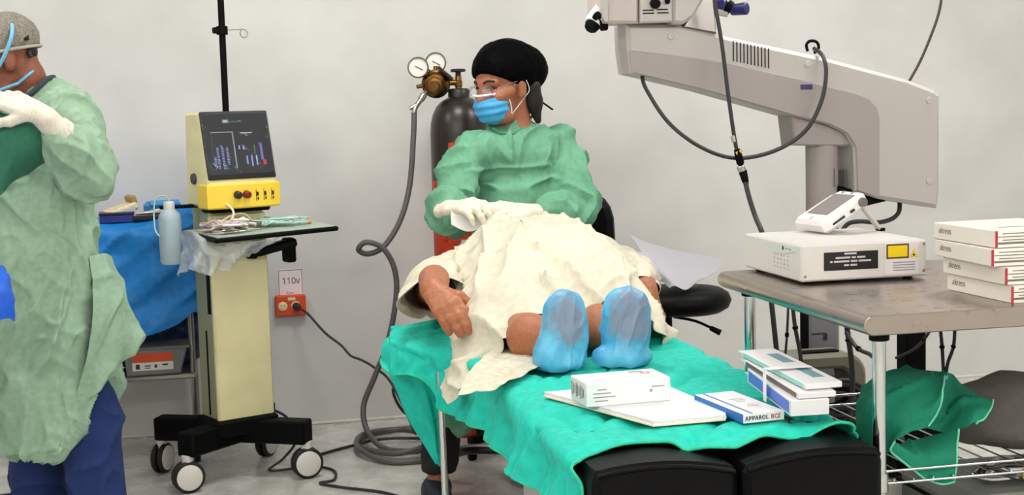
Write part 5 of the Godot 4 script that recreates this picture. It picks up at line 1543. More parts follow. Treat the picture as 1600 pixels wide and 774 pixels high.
	var fold := func(p: Vector3, u: float, v: float) -> float:
		var hang := smoothstep(0.24, 0.05, u)
		return hang * (0.016 * sin(v * 46.0 + 2.0 * soft(p, 4.0)) + 0.014 * crease(p, Vector3(0, 1, 0.2), 8.0, 3.0)) + (1.0 - hang) * maxf(-0.002, 0.018 * crease(p, Vector3(1, 0, 0.25), 5.5, 5.0) + 0.016 * crease(p, Vector3(0.6, 0, -1), 6.0, 4.0))
	var rows := patch(net, 150, 190, fold)
	partw("sheet", MB.new().grid(rows, 0.002).mesh(), grn, d)
	var edge := []
	for i in rows.size():
		edge.append(rows[rows.size() - 1 - i][0])
	for i in range(1, 151, 1):
		edge.append(rows[0][i])
	partw("hem", MB.new().tube(edge, 0.0035, 6, 1).mesh(), fabric("hem_green", c8(40, 206, 164), 0.8, 0.6, 6.0), d)
	var tail := [
		[Vector3(0.486, 0.498, -4.23), Vector3(0.533, 0.501, -4.17), Vector3(0.583, 0.507, -4.12), Vector3(0.636, 0.499, -4.07)],
		[Vector3(0.519, 0.429, -4.23), Vector3(0.557, 0.439, -4.14), Vector3(0.602, 0.434, -4.13), Vector3(0.641, 0.437, -4.09)],
		[Vector3(0.55, 0.349, -4.22), Vector3(0.576, 0.362, -4.13), Vector3(0.616, 0.352, -4.14), Vector3(0.642, 0.358, -4.1)],
		[Vector3(0.595, 0.271, -4.2), Vector3(0.607, 0.278, -4.15), Vector3(0.625, 0.273, -4.14), Vector3(0.641, 0.28, -4.11)],
		[Vector3(0.627, 0.209, -4.17), Vector3(0.632, 0.207, -4.16), Vector3(0.636, 0.207, -4.15), Vector3(0.639, 0.221, -4.13)]]
	partw("hanging_tail", MB.new().grid(patch(tail, 30, 40, func(p: Vector3, u: float, v: float) -> float: return 0.012 * sin(u * 13.0 + v * 2.0)), 0.002).mesh(), grn, d)

func on_bed() -> void:
	var paper := mat("paper_white", c8(240, 240, 242), 0.7)
	var f := thing("document_folder", "white folder of papers lying on the green sheet under the white carton", "folder", Vector3(0.87, 0.629, -2.87))
	var outline := [Vector2(0.695, -3.03), Vector2(0.835, -2.668), Vector2(0.99, -2.675), Vector2(1.005, -2.72), Vector2(0.97, -3.04)]
	var stand := Basis(Vector3.RIGHT, Vector3(0, 0, 1), Vector3(0, -1, 0))
	partw("cover", MB.new().prism(outline, 0.003, Vector3(0, 0.6315, 0), stand, 0.0).mesh(), mat("folder_cream", c8(236, 222, 196), 0.7), f)
	for i in 3:
		var o2 := []
		for q in outline:
			o2.append(q + Vector2(0.004 - 0.003 * i, -0.006 - 0.002 * i))
		partw("sheet_of_paper", MB.new().prism(o2, 0.0016, Vector3(0.003 * i, 0.634 + 0.0022 * i, 0), stand, 0.0).mesh(), paper, f)

	var b := thing("medicine_carton", "white carton with small print resting on the white folder", "carton", Vector3(0.835, 0.6395, -2.9), 0.07)
	part("body", MB.new().box(Vector3(0, 0.026, 0), Vector3(0.19, 0.052, 0.105), 0.002).mesh(), mat("carton_white", c8(232, 230, 232), 0.5), b)
	var ink := mat("print_grey", c8(150, 146, 150), 0.6)
	var pr := MB.new()
	for q in [[-0.06, 0.028, 0.04], [-0.055, 0.02, 0.05], [-0.062, 0.012, 0.03], [-0.06, 0.036, 0.02], [0.066, 0.034, 0.03]]:
		pr.box(Vector3(q[0], q[1], 0.0527), Vector3(q[2], 0.0025, 0.0005), 0.0001)
	pr.box(Vector3(0.05, 0.026, 0.0527), Vector3(0.006, 0.006, 0.0005), 0.0001)
	part("front_print", pr.mesh(), ink, b).set_meta("kind", "stuff")
	var ps := MB.new()
	for i in 9:
		ps.box(Vector3(-0.0952, 0.027, -0.042 + 0.0095 * i), Vector3(0.0005, 0.03 - 0.006 * (i % 3), 0.0045), 0.0001)
	part("barcode_print", ps.mesh(), mat("print_brown", c8(120, 100, 96), 0.6), b).set_meta("kind", "stuff")
	part("logo_print", MB.new().lathe([Vector2(0.011, 0.0), Vector2(0.0, 0.0004)], Vector3(0.062, 0.0522, -0.012), Vector3.DOWN, 16).mesh(), mat("logo_rose", c8(160, 110, 120), 0.6), b)
	part("top_print", MB.new().box(Vector3(0.045, 0.0522, -0.03), Vector3(0.03, 0.0005, 0.01), 0.0001).mesh(), ink, b)

	var c := thing("lens_box", "flat white and blue box with printed end lying on the green sheet", "box", Vector3(1.043, 0.631, -2.745), 0.0)
	c.rotation.y = 0.12
	part("body", MB.new().box(Vector3(0, 0.0095, 0), Vector3(0.092, 0.019, 0.22), 0.001).mesh(), mat("carton_white", c8(232, 230, 232), 0.5), c)
	var bl := mat("print_blue", c8(84, 120, 214), 0.5)
	part("blue_stripe", MB.new().box(Vector3(-0.026, 0.0193, 0), Vector3(0.005, 0.0006, 0.218), 0.0001).mesh(), bl, c)
	part("blue_side", MB.new().box(Vector3(-0.0463, 0.0095, 0), Vector3(0.0006, 0.018, 0.218), 0.0001).mesh(), mat("print_teal_blue", c8(30, 110, 190), 0.5), c)
	lettering("APPAROL", 0.012, mat("ink", c8(40, 36, 40), 0.6), c, Transform3D(Basis.IDENTITY, Vector3(-0.016, 0.0095, 0.1103)), "Droid Sans", true)
	lettering("BCZ", 0.012, mat("print_red", c8(190, 60, 50), 0.6), c, Transform3D(Basis.IDENTITY, Vector3(0.026, 0.0095, 0.1103)), "Droid Sans", true)
	var sc := MB.new()
	for q in [[0.01, -0.03, 0.03], [0.012, -0.018, 0.026], [0.008, -0.004, 0.02], [0.014, 0.03, 0.018], [0.01, 0.045, 0.024]]:
		sc.box(Vector3(q[0], 0.0193, q[1]), Vector3(q[2], 0.0005, 0.003), 0.0001)
	part("top_print", sc.mesh(), ink, c).set_meta("kind", "stuff")

	# bundle of slim packets held by a band
	var spec := [[Vector3(1.15, 0.652, -2.745), -0.075, 0.033, 0.29, "thick white packet with a blue side under the bundle on the sheet"], [Vector3(1.158, 0.687, -2.755), -0.02, 0.012, 0.31, "slim white packet with a brown edge in the middle of the bundle"], [Vector3(1.17, 0.702, -2.775), 0.04, 0.012, 0.32, "slim pale packet with mint print on top of the bundle"]]
	var side_cols := [mat("print_blue", c8(84, 120, 214), 0.5), mat("edge_brown", c8(110, 84, 80), 0.5), mat("print_mint", c8(150, 214, 206), 0.5)]
	for i in 3:
		var s: Array = spec[i]
		var hh: float = s[2]
		var k := thing("slim_packet", s[4], "packet", s[0], s[1], "packets bundled on the sheet")
		k.rotation.x = 0.05
		part("body", MB.new().box(Vector3(0, hh / 2, 0), Vector3(0.08, hh, s[3]), 0.0015).mesh(), mat("carton_white", c8(232, 230, 232), 0.5), k)
		part("side_print", MB.new().box(Vector3(-0.0402, hh / 2, 0.0), Vector3(0.0006, hh * 0.72, s[3] * 0.93), 0.0001).mesh(), side_cols[i], k)
		for z in [-0.07, 0.07]:
			part("top_print", MB.new().box(Vector3(0.012, hh + 0.0002, z), Vector3(0.026, 0.0006, 0.085), 0.0001).mesh(), mat("print_steel", c8(120, 158, 170), 0.5), k)
		part("end_flap", MB.new().box(Vector3(0, hh / 2, -s[3] / 2 - 0.012), Vector3(0.076, 0.003, 0.024), 0.0008).mesh(), mat("flap_pale", c8(200, 232, 230), 0.6), k)
	var bd := thing("paper_band", "white paper band round the bundle of slim packets", "band", Vector3(1.145, 0.645, -2.74), -0.06)
	for q in [[Vector3(-0.044, 0.036, 0), Vector3(0.0015, 0.066, 0.018)], [Vector3(0.006, 0.072, 0), Vector3(0.1, 0.0015, 0.018)], [Vector3(0.057, 0.036, 0), Vector3(0.0015, 0.066, 0.018)]]:
		part("strip", MB.new().box(q[0], q[1], 0.0003).mesh(), paper, bd)

# ---------------------------------------------------------------- microscope
func microscope() -> void:
	var base := Vector3(1.885, 0, -4.28)
	var t := thing("surgical_microscope", "grey surgical microscope with a long arm reaching over the patient", "microscope", base)
	var light := mat("scope_light", c8(186, 180, 176), 0.42)
	var dark := mat("scope_grey", c8(160, 151, 149), 0.45)
	var blk := mat("base_black", c8(9, 9, 10), 0.5)
	var zf := -4.2
	var dep := 0.15
	var arm := [Vector2(1.253, 1.515), Vector2(1.255, 1.433), Vector2(1.264, 1.367), Vector2(1.497, 1.309), Vector2(1.792, 1.222), Vector2(1.910, 1.192), Vector2(1.969, 1.162), Vector2(1.997, 1.117), Vector2(2.003, 0.976), Vector2(2.085, 0.948), Vector2(2.288, 0.909), Vector2(2.295, 0.963), Vector2(2.296, 1.275), Vector2(2.278, 1.290), Vector2(2.180, 1.327), Vector2(1.901, 1.401), Vector2(1.604, 1.466), Vector2(1.418, 1.512)]
	var am := partw("arm", MB.new().prism(arm, dep, Vector3(0, 0, zf - dep / 2), Basis.IDENTITY, 0.012, true).mesh(), light, t)
	var panel := [Vector2(1.259, 1.435), Vector2(1.266, 1.369), Vector2(1.498, 1.311), Vector2(1.792, 1.224), Vector2(1.910, 1.194), Vector2(1.971, 1.164), Vector2(2.002, 1.117), Vector2(2.008, 0.978), Vector2(2.082, 0.951), Vector2(2.083, 1.206), Vector2(2.074, 1.240), Vector2(2.048, 1.267), Vector2(2.009, 1.284), Vector2(1.815, 1.335), Vector2(1.582, 1.390), Vector2(1.396, 1.419)]
	partw("side_panel", MB.new().prism(panel, 0.006, Vector3(0, 0, zf + 0.001), Basis.IDENTITY, 0.002, true).mesh(), dark, am)
	# vent slots
	for i in 11:
		var x: float = 1146.0 + 5.6 * i
		var c := Vector3(1.595, 1.427, -4.2) + Vector3(0.01155 * i, -0.00245 * i, 0)
		partw("vent_slot", MB.new().box(c + Vector3(0, 0, 0.0005), Vector3(0.0042, 0.062, 0.002), 0.0004).mesh(), mat("slot_dark", c8(52, 46, 46), 0.7), am)
	for c in [Vector3(1.393, 1.476, -4.2), Vector3(1.841, 1.382, -4.2), Vector3(2.256, 1.258, -4.2), Vector3(2.256, 0.999, -4.2)]:
		partw("screw_cap", MB.new().lathe([Vector2(0.011, 0), Vector2(0.011, 0.003), Vector2(0.008, 0.005), Vector2(0.003, 0.0035), Vector2(0, 0.0035)], c, Vector3(0, 0, 1), 16).mesh(), mat("scope_cap", c8(190, 184, 180), 0.35), am)
	partw("badge", MB.new().box(Vector3(1.834, 1.311, -4.195), Vector3(0.04, 0.016, 0.003), 0.001).mesh(), mat("badge_navy", c8(40, 40, 92), 0.4), am)
	partw("cable_ring", MB.new().tube([Vector3(1.863, 1.424, -4.25), Vector3(1.859, 1.444, -4.25), Vector3(1.872, 1.456, -4.25), Vector3(1.894, 1.452, -4.25), Vector3(1.9, 1.433, -4.25), Vector3(1.885, 1.418, -4.25)], 0.005, 8, 5).mesh(), blk, am)
	# joint, column and base
	var neck := [Vector2(1.796, 1.224), Vector2(1.808, 1.127), Vector2(2.011, 1.118), Vector2(1.974, 1.166), Vector2(1.887, 1.201)]
	partw("joint", MB.new().prism(neck, 0.12, Vector3(0, 0, -4.285), Basis.IDENTITY, 0.006).mesh(), dark, t)
	var cx := Vector3(1.922, 1.056, -4.28).x
	var col := partw("column", MB.new().cyl(Vector3(cx, 0.2, -4.28), Vector3(cx, 1.13, -4.28), 0.052, 0.052, 28).mesh(), dark, t)
	partw("column_seam", MB.new().box(Vector3(cx + 0.02, 1.02, -4.229), Vector3(0.003, 0.06, 0.003), 0.001).mesh(), mat("scope_shade", c8(110, 102, 100), 0.5), col)
	partw("column_block", MB.new().box(Vector3(cx + 0.095, 1.0, -4.29), Vector3(0.05, 0.09, 0.06), 0.004).mesh(), mat("scope_shade", c8(110, 102, 100), 0.5), col)
	partw("under_cover", MB.new().prism([Vector2(1.960, 0.994), Vector2(1.949, 0.937), Vector2(2.053, 0.925), Vector2(2.125, 0.938), Vector2(2.027, 0.973)], 0.1, Vector3(0, 0, -4.28), Basis.IDENTITY, 0.004).mesh(), blk, t)
	var ct := partw("control_box", MB.new().box(Vector3(1.882, 0.514, -4.18) + Vector3(0, 0, -0.03), Vector3(0.1, 0.26, 0.06), 0.006).mesh(), mat("scope_blue_grey", c8(118, 118, 124), 0.5), t)
	partw("box_print", MB.new().box(Vector3(1.863, 0.528, -4.178), Vector3(0.05, 0.006, 0.002), 0.0005).box(Vector3(1.885, 0.516, -4.178), Vector3(0.012, 0.02, 0.002), 0.0005).mesh(), mat("ink", c8(40, 36, 40), 0.6), ct)
	partw("base", MB.new().box(Vector3(1.86, 0.16, -4.12), Vector3(0.62, 0.26, 0.5), 0.02).mesh(), blk, t)
	for p in [Vector3(1.6, 0.02, -3.92), Vector3(2.12, 0.02, -3.92), Vector3(1.6, 0.02, -4.32), Vector3(2.12, 0.02, -4.32)]:
		partw("foot", MB.new().cyl(p - Vector3(0, 0.02, 0), p + Vector3(0, 0.02, 0), 0.03).mesh(), mat("rubber_black", c8(22, 22, 22), 0.6), t)
	# optical head at the arm's end
	var hd := partw("head", MB.new().prism([Vector2(1.158, 1.698), Vector2(1.155, 1.543), Vector2(1.170, 1.516), Vector2(1.280, 1.515), Vector2(1.284, 1.697)], 0.14, Vector3(0, 0, -4.23), Basis.IDENTITY, 0.008).mesh(), mat("scope_pink_grey", c8(190, 178, 174), 0.42), t)
	partw("head_edge", MB.new().prism([Vector2(1.157, 1.697), Vector2(1.153, 1.543), Vector2(1.167, 1.520), Vector2(1.179, 1.520), Vector2(1.183, 1.697)], 0.012, Vector3(0, 0, -4.148), Basis.IDENTITY, 0.002).mesh(), light, hd)
	var fp := partw("front_plate", MB.new().prism([Vector2(1.286, 1.697), Vector2(1.282, 1.515), Vector2(1.381, 1.517), Vector2(1.384, 1.697)], 0.16, Vector3(0, 0, -4.225), Basis.IDENTITY, 0.005).mesh(), light, hd)
	partw("knob", MB.new().cyl(Vector3(1.329, 1.573, -4.15), Vector3(1.321, 1.571, -4.125), 0.017, 0.015, 18, 0.003).mesh(), blk, fp)
	partw("knob", MB.new().cyl(Vector3(1.368, 1.579, -4.15), Vector3(1.361, 1.577, -4.13), 0.009, 0.008, 14, 0.002).mesh(), blk, fp)

	for c in [Vector3(1.305, 1.552, -4.144), Vector3(1.349, 1.554, -4.144), Vector3(1.305, 1.543, -4.144), Vector3(1.351, 1.544, -4.144)]:
		partw("slot", MB.new().box(c, Vector3(0.036, 0.0035, 0.002), 0.0006).mesh(), blk, fp)
	partw("mount", MB.new().prism([Vector2(1.386, 1.697), Vector2(1.383, 1.513), Vector2(1.417, 1.509), Vector2(1.452, 1.531), Vector2(1.484, 1.581), Vector2(1.498, 1.696)], 0.15, Vector3(0, 0, -4.225), Basis.IDENTITY, 0.01, true).mesh(), light, hd)
	partw("pivot_plate", MB.new().prism([Vector2(1.431, 1.503), Vector2(1.542, 1.482), Vector2(1.532, 1.603), Vector2(1.503, 1.603)], 0.1, Vector3(0, 0, -4.25), Basis.IDENTITY, 0.004).mesh(), metalm("scope_metal", c8(150, 146, 142), 0.3), t)
	var gr := mat("grip_navy", c8(20, 20, 92), 0.45)
	var g := partw("hand_grip", MB.new().cyl(Vector3(1.589, 1.553, -4.2), Vector3(1.627, 1.555, -4.16), 0.017, 0.02, 18, 0.004).cyl(Vector3(1.55, 1.566, -4.22), Vector3(1.576, 1.568, -4.2), 0.02, 0.02, 18, 0.004).mesh(), gr, t)
	partw("grip_collar", MB.new().cyl(Vector3(1.574, 1.567, -4.205), Vector3(1.591, 1.554, -4.2), 0.024, 0.022, 18, 0.004).mesh(), blk, g)
	partw("grip_neck", MB.new().cyl(Vector3(1.533, 1.555, -4.22), Vector3(1.58, 1.545, -4.2), 0.014).mesh(), light, g)
	var ey := partw("eyepiece", MB.new().cyl(Vector3(1.183, 1.569, -4.2), Vector3(1.131, 1.514, -4.16), 0.024, 0.026, 20, 0.004).mesh(), mat("eyepiece_white", c8(222, 222, 220), 0.35), t)
	partw("eyecup", MB.new().cyl(Vector3(1.146, 1.526, -4.17), Vector3(1.125, 1.498, -4.155), 0.027, 0.02, 20, 0.005).mesh(), blk, ey)
	partw("focus_knob", MB.new().cyl(Vector3(1.167, 1.508, -4.19), Vector3(1.188, 1.507, -4.18), 0.013, 0.011, 16, 0.003).cyl(Vector3(1.141, 1.54, -4.15), Vector3(1.15, 1.531, -4.14), 0.016, 0.014, 16, 0.003).mesh(), blk, ey)

	# cables, each hanging on its own
	var cb := mat("cable_black", c8(42, 40, 40), 0.5)
	var a := thing("microscope_cable", "dark cable hanging in a wide loop below the microscope arm", "cable", Vector3(1.576, 1.099, -4.14))
	partw("cable", MB.new().tube([Vector3(1.305, 1.359, -4.22), Vector3(1.306, 1.315, -4.18), Vector3(1.365, 1.213, -4.15), Vector3(1.46, 1.136, -4.13), Vector3(1.569, 1.099, -4.12), Vector3(1.694, 1.117, -4.12), Vector3(1.8, 1.174, -4.13), Vector3(1.858, 1.262, -4.14), Vector3(1.88, 1.35, -4.15), Vector3(1.883, 1.405, -4.18), Vector3(1.885, 1.432, -4.25)], 0.0065, 8, 6).mesh(), cb, a)
	var b2 := thing("light_cable", "black cable with a connector dangling in front of the microscope arm", "cable", Vector3(1.581, 1.064, -4.1))
	partw("cable", MB.new().tube([Vector3(1.5, 1.636, -4.12), Vector3(1.502, 1.558, -4.1), Vector3(1.521, 1.443, -4.1), Vector3(1.537, 1.308, -4.1), Vector3(1.554, 1.182, -4.1), Vector3(1.564, 1.123, -4.1)], 0.0065, 8, 6).mesh(), cb, b2)
	partw("lower_cable", MB.new().tube([Vector3(1.589, 1.031, -4.1), Vector3(1.595, 0.977, -4.08), Vector3(1.603, 0.92, -4.05), Vector3(1.601, 0.883, -4), Vector3(1.613, 0.836, -4), Vector3(1.63, 0.67, -4), Vector3(1.648, 0.493, -4)], 0.008, 8, 5).mesh(), cb, b2)
	partw("connector", MB.new().lathe([Vector2(0, 0), Vector2(0.009, 0.0), Vector2(0.012, 0.02), Vector2(0.012, 0.045), Vector2(0.008, 0.05), Vector2(0.008, 0.065), Vector2(0.013, 0.07), Vector2(0.011, 0.1), Vector2(0.007, 0.115), Vector2(0, 0.115)], Vector3(1.564, 1.127, -4.1), Vector3(1.597, 1.005, -4.1) - Vector3(1.564, 1.127, -4.1), 14).mesh(), blk, b2)
	partw("metal_sleeve", MB.new().cyl(Vector3(1.575, 1.076, -4.1), Vector3(1.581, 1.059, -4.1), 0.0125).mesh(), metalm("steel_bright", c8(190, 186, 180), 0.28), b2)
	partw("metal_sleeve", MB.new().cyl(Vector3(1.552, 1.169, -4.1), Vector3(1.556, 1.149, -4.1), 0.0075).mesh(), metalm("steel_bright", c8(190, 186, 180), 0.28), b2)
	partw("yellow_tag", MB.new().box(Vector3(1.569, 1.118, -4.092), Vector3(0.022, 0.01, 0.003), 0.001, Basis(Vector3.BACK, 0.4)).mesh(), mat("tag_yellow", c8(214, 186, 70), 0.5), b2)
	var c3 := thing("ceiling_cable", "thin dark cable rising from the arm's rear toward the ceiling", "cable", Vector3(2.231, 1.326, -4.28))
	partw("cable", MB.new().tube([Vector3(2.227, 1.32, -4.28), Vector3(2.278, 1.387, -4.3), Vector3(2.327, 1.47, -4.32), Vector3(2.368, 1.554, -4.34), Vector3(2.397, 1.671, -4.36), Vector3(2.5, 2.1, -4.42), Vector3(2.52, 2.73, -4.45)], 0.0045, 8, 6).mesh(), cb, c3)
	var c4 := thing("arm_cable", "black cable curling out from under the microscope arm's rear block", "cable", Vector3(2.143, 0.877, -4.25))
	partw("cable", MB.new().tube([Vector3(2.189, 0.93, -4.27), Vector3(2.175, 0.898, -4.25), Vector3(2.137, 0.878, -4.23), Vector3(2.073, 0.873, -4.2), Vector3(2.008, 0.881, -4.18), Vector3(1.974, 0.873, -4.2), Vector3(cx + 0.03, 0.84, -4.21)], 0.0075, 8, 6).mesh(), cb, c4)

# ---------------------------------------------------------------- steel table
func steel_table() -> void:
	var t := thing("steel_table", "stainless steel work table with chrome legs beside the patient's feet", "table", Vector3(1.75, 0, -2.93))
	var st := metalm("table_steel", c8(172, 160, 152), 0.36)
	triplanar(st, 1.5)
	st.roughness_texture = noise_tex("steel_rough", 0.02, 4, false, 0.0, false, ramp2(0.75, 1.0, 0.2, 0.8))
	var chrome := metalm("chrome", c8(205, 208, 206), 0.12)
	var prof := []
	var r := 0.02
	for i in 9:
		var a := PI / 2 + PI * i / 8.0
		prof.append(Vector2(1.24 + r * cos(a), 0.83 + r * sin(a)))
	for i in 9:
		var a := -PI / 2 + PI * i / 8.0
		prof.append(Vector2(2.28 + r * cos(a), 0.83 + r * sin(a)))
	partw("top", MB.new().prism(prof, 0.82, Vector3(0, 0, -2.935), Basis.IDENTITY, 0.002, true).mesh(), st, t)
	for p in [Vector3(1.268, 0, -2.56), Vector3(1.276, 0, -3.27), Vector3(2.24, 0, -2.56), Vector3(2.24, 0, -3.27)]:
		partw("leg", MB.new().cyl(p + Vector3(0, 0.02, 0), p + Vector3(0, 0.812, 0), 0.0135, 0.0135, 20).mesh(), chrome, t)
		partw("foot", MB.new().cyl(p, p + Vector3(0, 0.03, 0), 0.018).mesh(), mat("rubber_black", c8(22, 22, 22), 0.6), t)
		partw("leg_socket", MB.new().cyl(p + Vector3(0, 0.795, 0), p + Vector3(0, 0.812, 0), 0.02).mesh(), mat("base_black", c8(9, 9, 10), 0.5), t)
		partw("clamp", MB.new().cyl(p + Vector3(0, 0.49, 0), p + Vector3(0, 0.53, 0), 0.0175).mesh(), chrome, t)
	# wire shelf
	var w := MB.new()
	for z in [-2.56, -3.27]:
		for y in [0.505, 0.53]:
			partw("rail", MB.new().cyl(Vector3(1.268, y, z), Vector3(2.24, y, z), 0.003, 0.003, 8).mesh(), chrome, t)
	for x in [1.262, 2.24]:
		partw("rail", MB.new().cyl(Vector3(x, 0.505, -2.56), Vector3(x, 0.505, -3.27), 0.004, 0.004, 8).mesh(), chrome, t)
	for i in 22:
		partw("wire", MB.new().cyl(Vector3(1.3 + 0.043 * i, 0.509, -2.56), Vector3(1.3 + 0.043 * i, 0.509, -3.27), 0.0018, 0.0018, 6).mesh(), chrome, t)
	partw("lower_shelf", MB.new().box(Vector3(1.75, 0.3, -2.915), Vector3(0.98, 0.015, 0.7), 0.004).mesh(), metalm("steel_dull", c8(150, 146, 140), 0.35), t)

	# on the shelves
	var rl := thing("rolled_cover", "grey brown rolled equipment cover lying on the table's wire shelf", "cover", Vector3(1.75, 0.512, -2.71))
	var f := Field.new().chain([Vector3(1.58, 0.58, -2.77), Vector3(1.68, 0.588, -2.755), Vector3(1.88, 0.592, -2.75), Vector3(2.08, 0.59, -2.75)], [0.06, 0.074, 0.08, 0.07]).ell(Vector3(1.82, 0.555, -2.72), Vector3(0.24, 0.045, 0.09))
	partw("fabric", f.build(0.011, 0.03, func(p: Vector3, _n: Vector3) -> float: return 0.009 * wrinkle(Vector3(p.x * 0.6, p.y, p.z), 7.0)), fabric("cover_taupe", c8(84, 80, 74), 0.75, 0.8, 5.0), rl)
	var cs := thing("instrument_case", "grey rounded instrument case on the table's lower shelf", "case", Vector3(1.72, 0.308, -2.85))
	part("shell", MB.new().box(Vector3(0, 0.055, 0), Vector3(0.36, 0.11, 0.34), 0.025).mesh(), mat("case_grey", c8(128, 130, 124), 0.5), cs)
	part("seal", MB.new().box(Vector3(0, 0.07, 0), Vector3(0.366, 0.012, 0.346), 0.004).mesh(), mat("base_black", c8(9, 9, 10), 0.5), cs)
	part("handle", MB.new().tube([Vector3(-0.06, 0.06, 0.17), Vector3(-0.055, 0.062, 0.2), Vector3(0.055, 0.062, 0.2), Vector3(0.06, 0.06, 0.17)], 0.007, 8, 4).mesh(), mat("base_black", c8(9, 9, 10), 0.5), cs)
	var wb := thing("wire_bundle", "tangle of grey and white wires with yellow tape on the grey case", "wires", Vector3(1.7, 0.419, -2.78))
	var rng := RandomNumberGenerator.new()
	rng.seed = 9
	for k in 7:
		var pts := []
		var ang := rng.randf() * TAU
		for i in 7:
			var a := ang + TAU * i / 7.0 + rng.randf() * 0.5
			pts.append(Vector3(cos(a) * (0.05 + 0.05 * rng.randf()) + rng.randf_range(-0.03, 0.03), 0.008 + 0.04 * rng.randf(), sin(a) * 0.05))
		part("wire", MB.new().tube(pts, 0.004 if k % 2 else 0.0028, 6, 5, true).mesh(), [mat("wire_grey", c8(110, 108, 116), 0.5), mat("wire_white", c8(220, 216, 214), 0.5), mat("cable_black", c8(42, 40, 40), 0.5)][k % 3], wb)
	for q in [Vector3(0.06, 0.02, 0.04), Vector3(0.0, 0.03, 0.05)]:
		part("tape", MB.new().box(q, Vector3(0.03, 0.026, 0.014), 0.005, Basis(Vector3.UP, 0.5)).mesh(), mat("tape_yellow", c8(196, 178, 70), 0.5), wb)

	# green cloth stuffed on the shelf
	var g := thing("green_towel", "crumpled green surgical towel stuffed on the table's wire shelf", "towel", Vector3(1.45, 0.53, -2.66))
	var grn := fabric("towel_green", c8(0, 124, 94), 0.85, 0.9, 5.0)
	var lobe := [
		[Vector3(1.374, 0.637, -2.84), Vector3(1.424, 0.671, -2.84), Vector3(1.479, 0.679, -2.83), Vector3(1.52, 0.677, -2.8), Vector3(1.503, 0.684, -2.72)],
		[Vector3(1.321, 0.625, -2.78), Vector3(1.342, 0.657, -2.72), Vector3(1.387, 0.678, -2.68), Vector3(1.434, 0.681, -2.66), Vector3(1.448, 0.683, -2.63)],
		[Vector3(1.302, 0.59, -2.74), Vector3(1.314, 0.617, -2.67), Vector3(1.351, 0.636, -2.63), Vector3(1.397, 0.65, -2.61), Vector3(1.425, 0.656, -2.6)],
		[Vector3(1.309, 0.55, -2.72), Vector3(1.319, 0.572, -2.66), Vector3(1.341, 0.597, -2.62), Vector3(1.38, 0.616, -2.605), Vector3(1.411, 0.625, -2.6)],
		[Vector3(1.34, 0.511, -2.7), Vector3(1.337, 0.54, -2.66), Vector3(1.334, 0.571, -2.62), Vector3(1.362, 0.595, -2.605), Vector3(1.394, 0.607, -2.605)]]
	var wr := func(p: Vector3, u: float, v: float) -> float: return 0.014 * crease(p, Vector3(0.5, 0.8, 0.2), 8.0, 4.0)
	var rows := patch(lobe, 40, 40, wr)
	partw("fold", MB.new().grid(rows, 0.0025).mesh(), grn, g)
	var back := [
		[Vector3(1.518, 0.671, -2.76), Vector3(1.551, 0.67, -2.78), Vector3(1.564, 0.651, -2.76), Vector3(1.578, 0.635, -2.72), Vector3(1.587, 0.631, -2.68)],
		[Vector3(1.472, 0.656, -2.69), Vector3(1.518, 0.645, -2.72), Vector3(1.519, 0.635, -2.68), Vector3(1.531, 0.63, -2.64), Vector3(1.556, 0.623, -2.635)],
		[Vector3(1.444, 0.624, -2.66), Vector3(1.487, 0.608, -2.69), Vector3(1.494, 0.611, -2.65), Vector3(1.506, 0.611, -2.62), Vector3(1.534, 0.606, -2.62)],
		[Vector3(1.407, 0.591, -2.65), Vector3(1.454, 0.577, -2.67), Vector3(1.474, 0.585, -2.64), Vector3(1.491, 0.597, -2.615), Vector3(1.511, 0.601, -2.615)]]
	var rows2 := patch(back, 36, 30, wr)
	partw("fold", MB.new().grid(rows2, 0.0025).mesh(), grn, g)
	var flap := [
		[Vector3(1.33, 0.567, -2.625), Vector3(1.383, 0.561, -2.66), Vector3(1.434, 0.573, -2.66), Vector3(1.46, 0.595, -2.6)],
		[Vector3(1.313, 0.562, -2.595), Vector3(1.37, 0.547, -2.62), Vector3(1.409, 0.558, -2.605), Vector3(1.451, 0.566, -2.585)],
		[Vector3(1.325, 0.549, -2.58), Vector3(1.364, 0.53, -2.59), Vector3(1.401, 0.533, -2.58), Vector3(1.443, 0.536, -2.575)],
		[Vector3(1.353, 0.524, -2.575), Vector3(1.378, 0.504, -2.575), Vector3(1.409, 0.49, -2.575), Vector3(1.435, 0.494, -2.575)]]
	var rows3 := patch(flap, 30, 30, wr)
	partw("fold", MB.new().grid(rows3, 0.0025).mesh(), grn, g)
	var hem := fabric("towel_hem", c8(110, 205, 170), 0.85, 0.6, 6.0)
	for rr in [rows, rows2]:
		var e := []
		for i in rr.size():
			e.append(rr[i][rr[i].size() - 1])
		partw("hem", MB.new().tube(e, 0.0022, 6, 1).mesh(), hem, g)
	var e3 := []
	for i in rows3.size():
		e3.append(rows3[i][0])
	for i in rows3[0].size():
		e3.append(rows3[rows3.size() - 1][i])
	for i in rows3.size():
		e3.append(rows3[rows3.size() - 1 - i][30])
	partw("hem", MB.new().tube(e3, 0.0022, 6, 1).mesh(), hem, g)

	# things behind the table, below its top
	var ped := thing("pedal_bracket", "olive grey arched bracket holding a coiled black cable behind the table", "bracket", Vector3(1.755, 0.29, -3.98))
	var arch := []
	var W := 0.145
	var H := 0.22
	for i in 7:
		var a := PI - PI / 2 * i / 6.0
		arch.append(Vector2(-W + 0.05 + 0.05 * cos(a), H - 0.05 + 0.05 * sin(a)))
	for i in 7:
		var a := PI / 2 - PI / 2 * i / 6.0
		arch.append(Vector2(W - 0.07 + 0.07 * cos(a), H - 0.07 + 0.07 * sin(a)))
	arch.append(Vector2(W, 0))
	arch.append(Vector2(W - 0.05, 0))
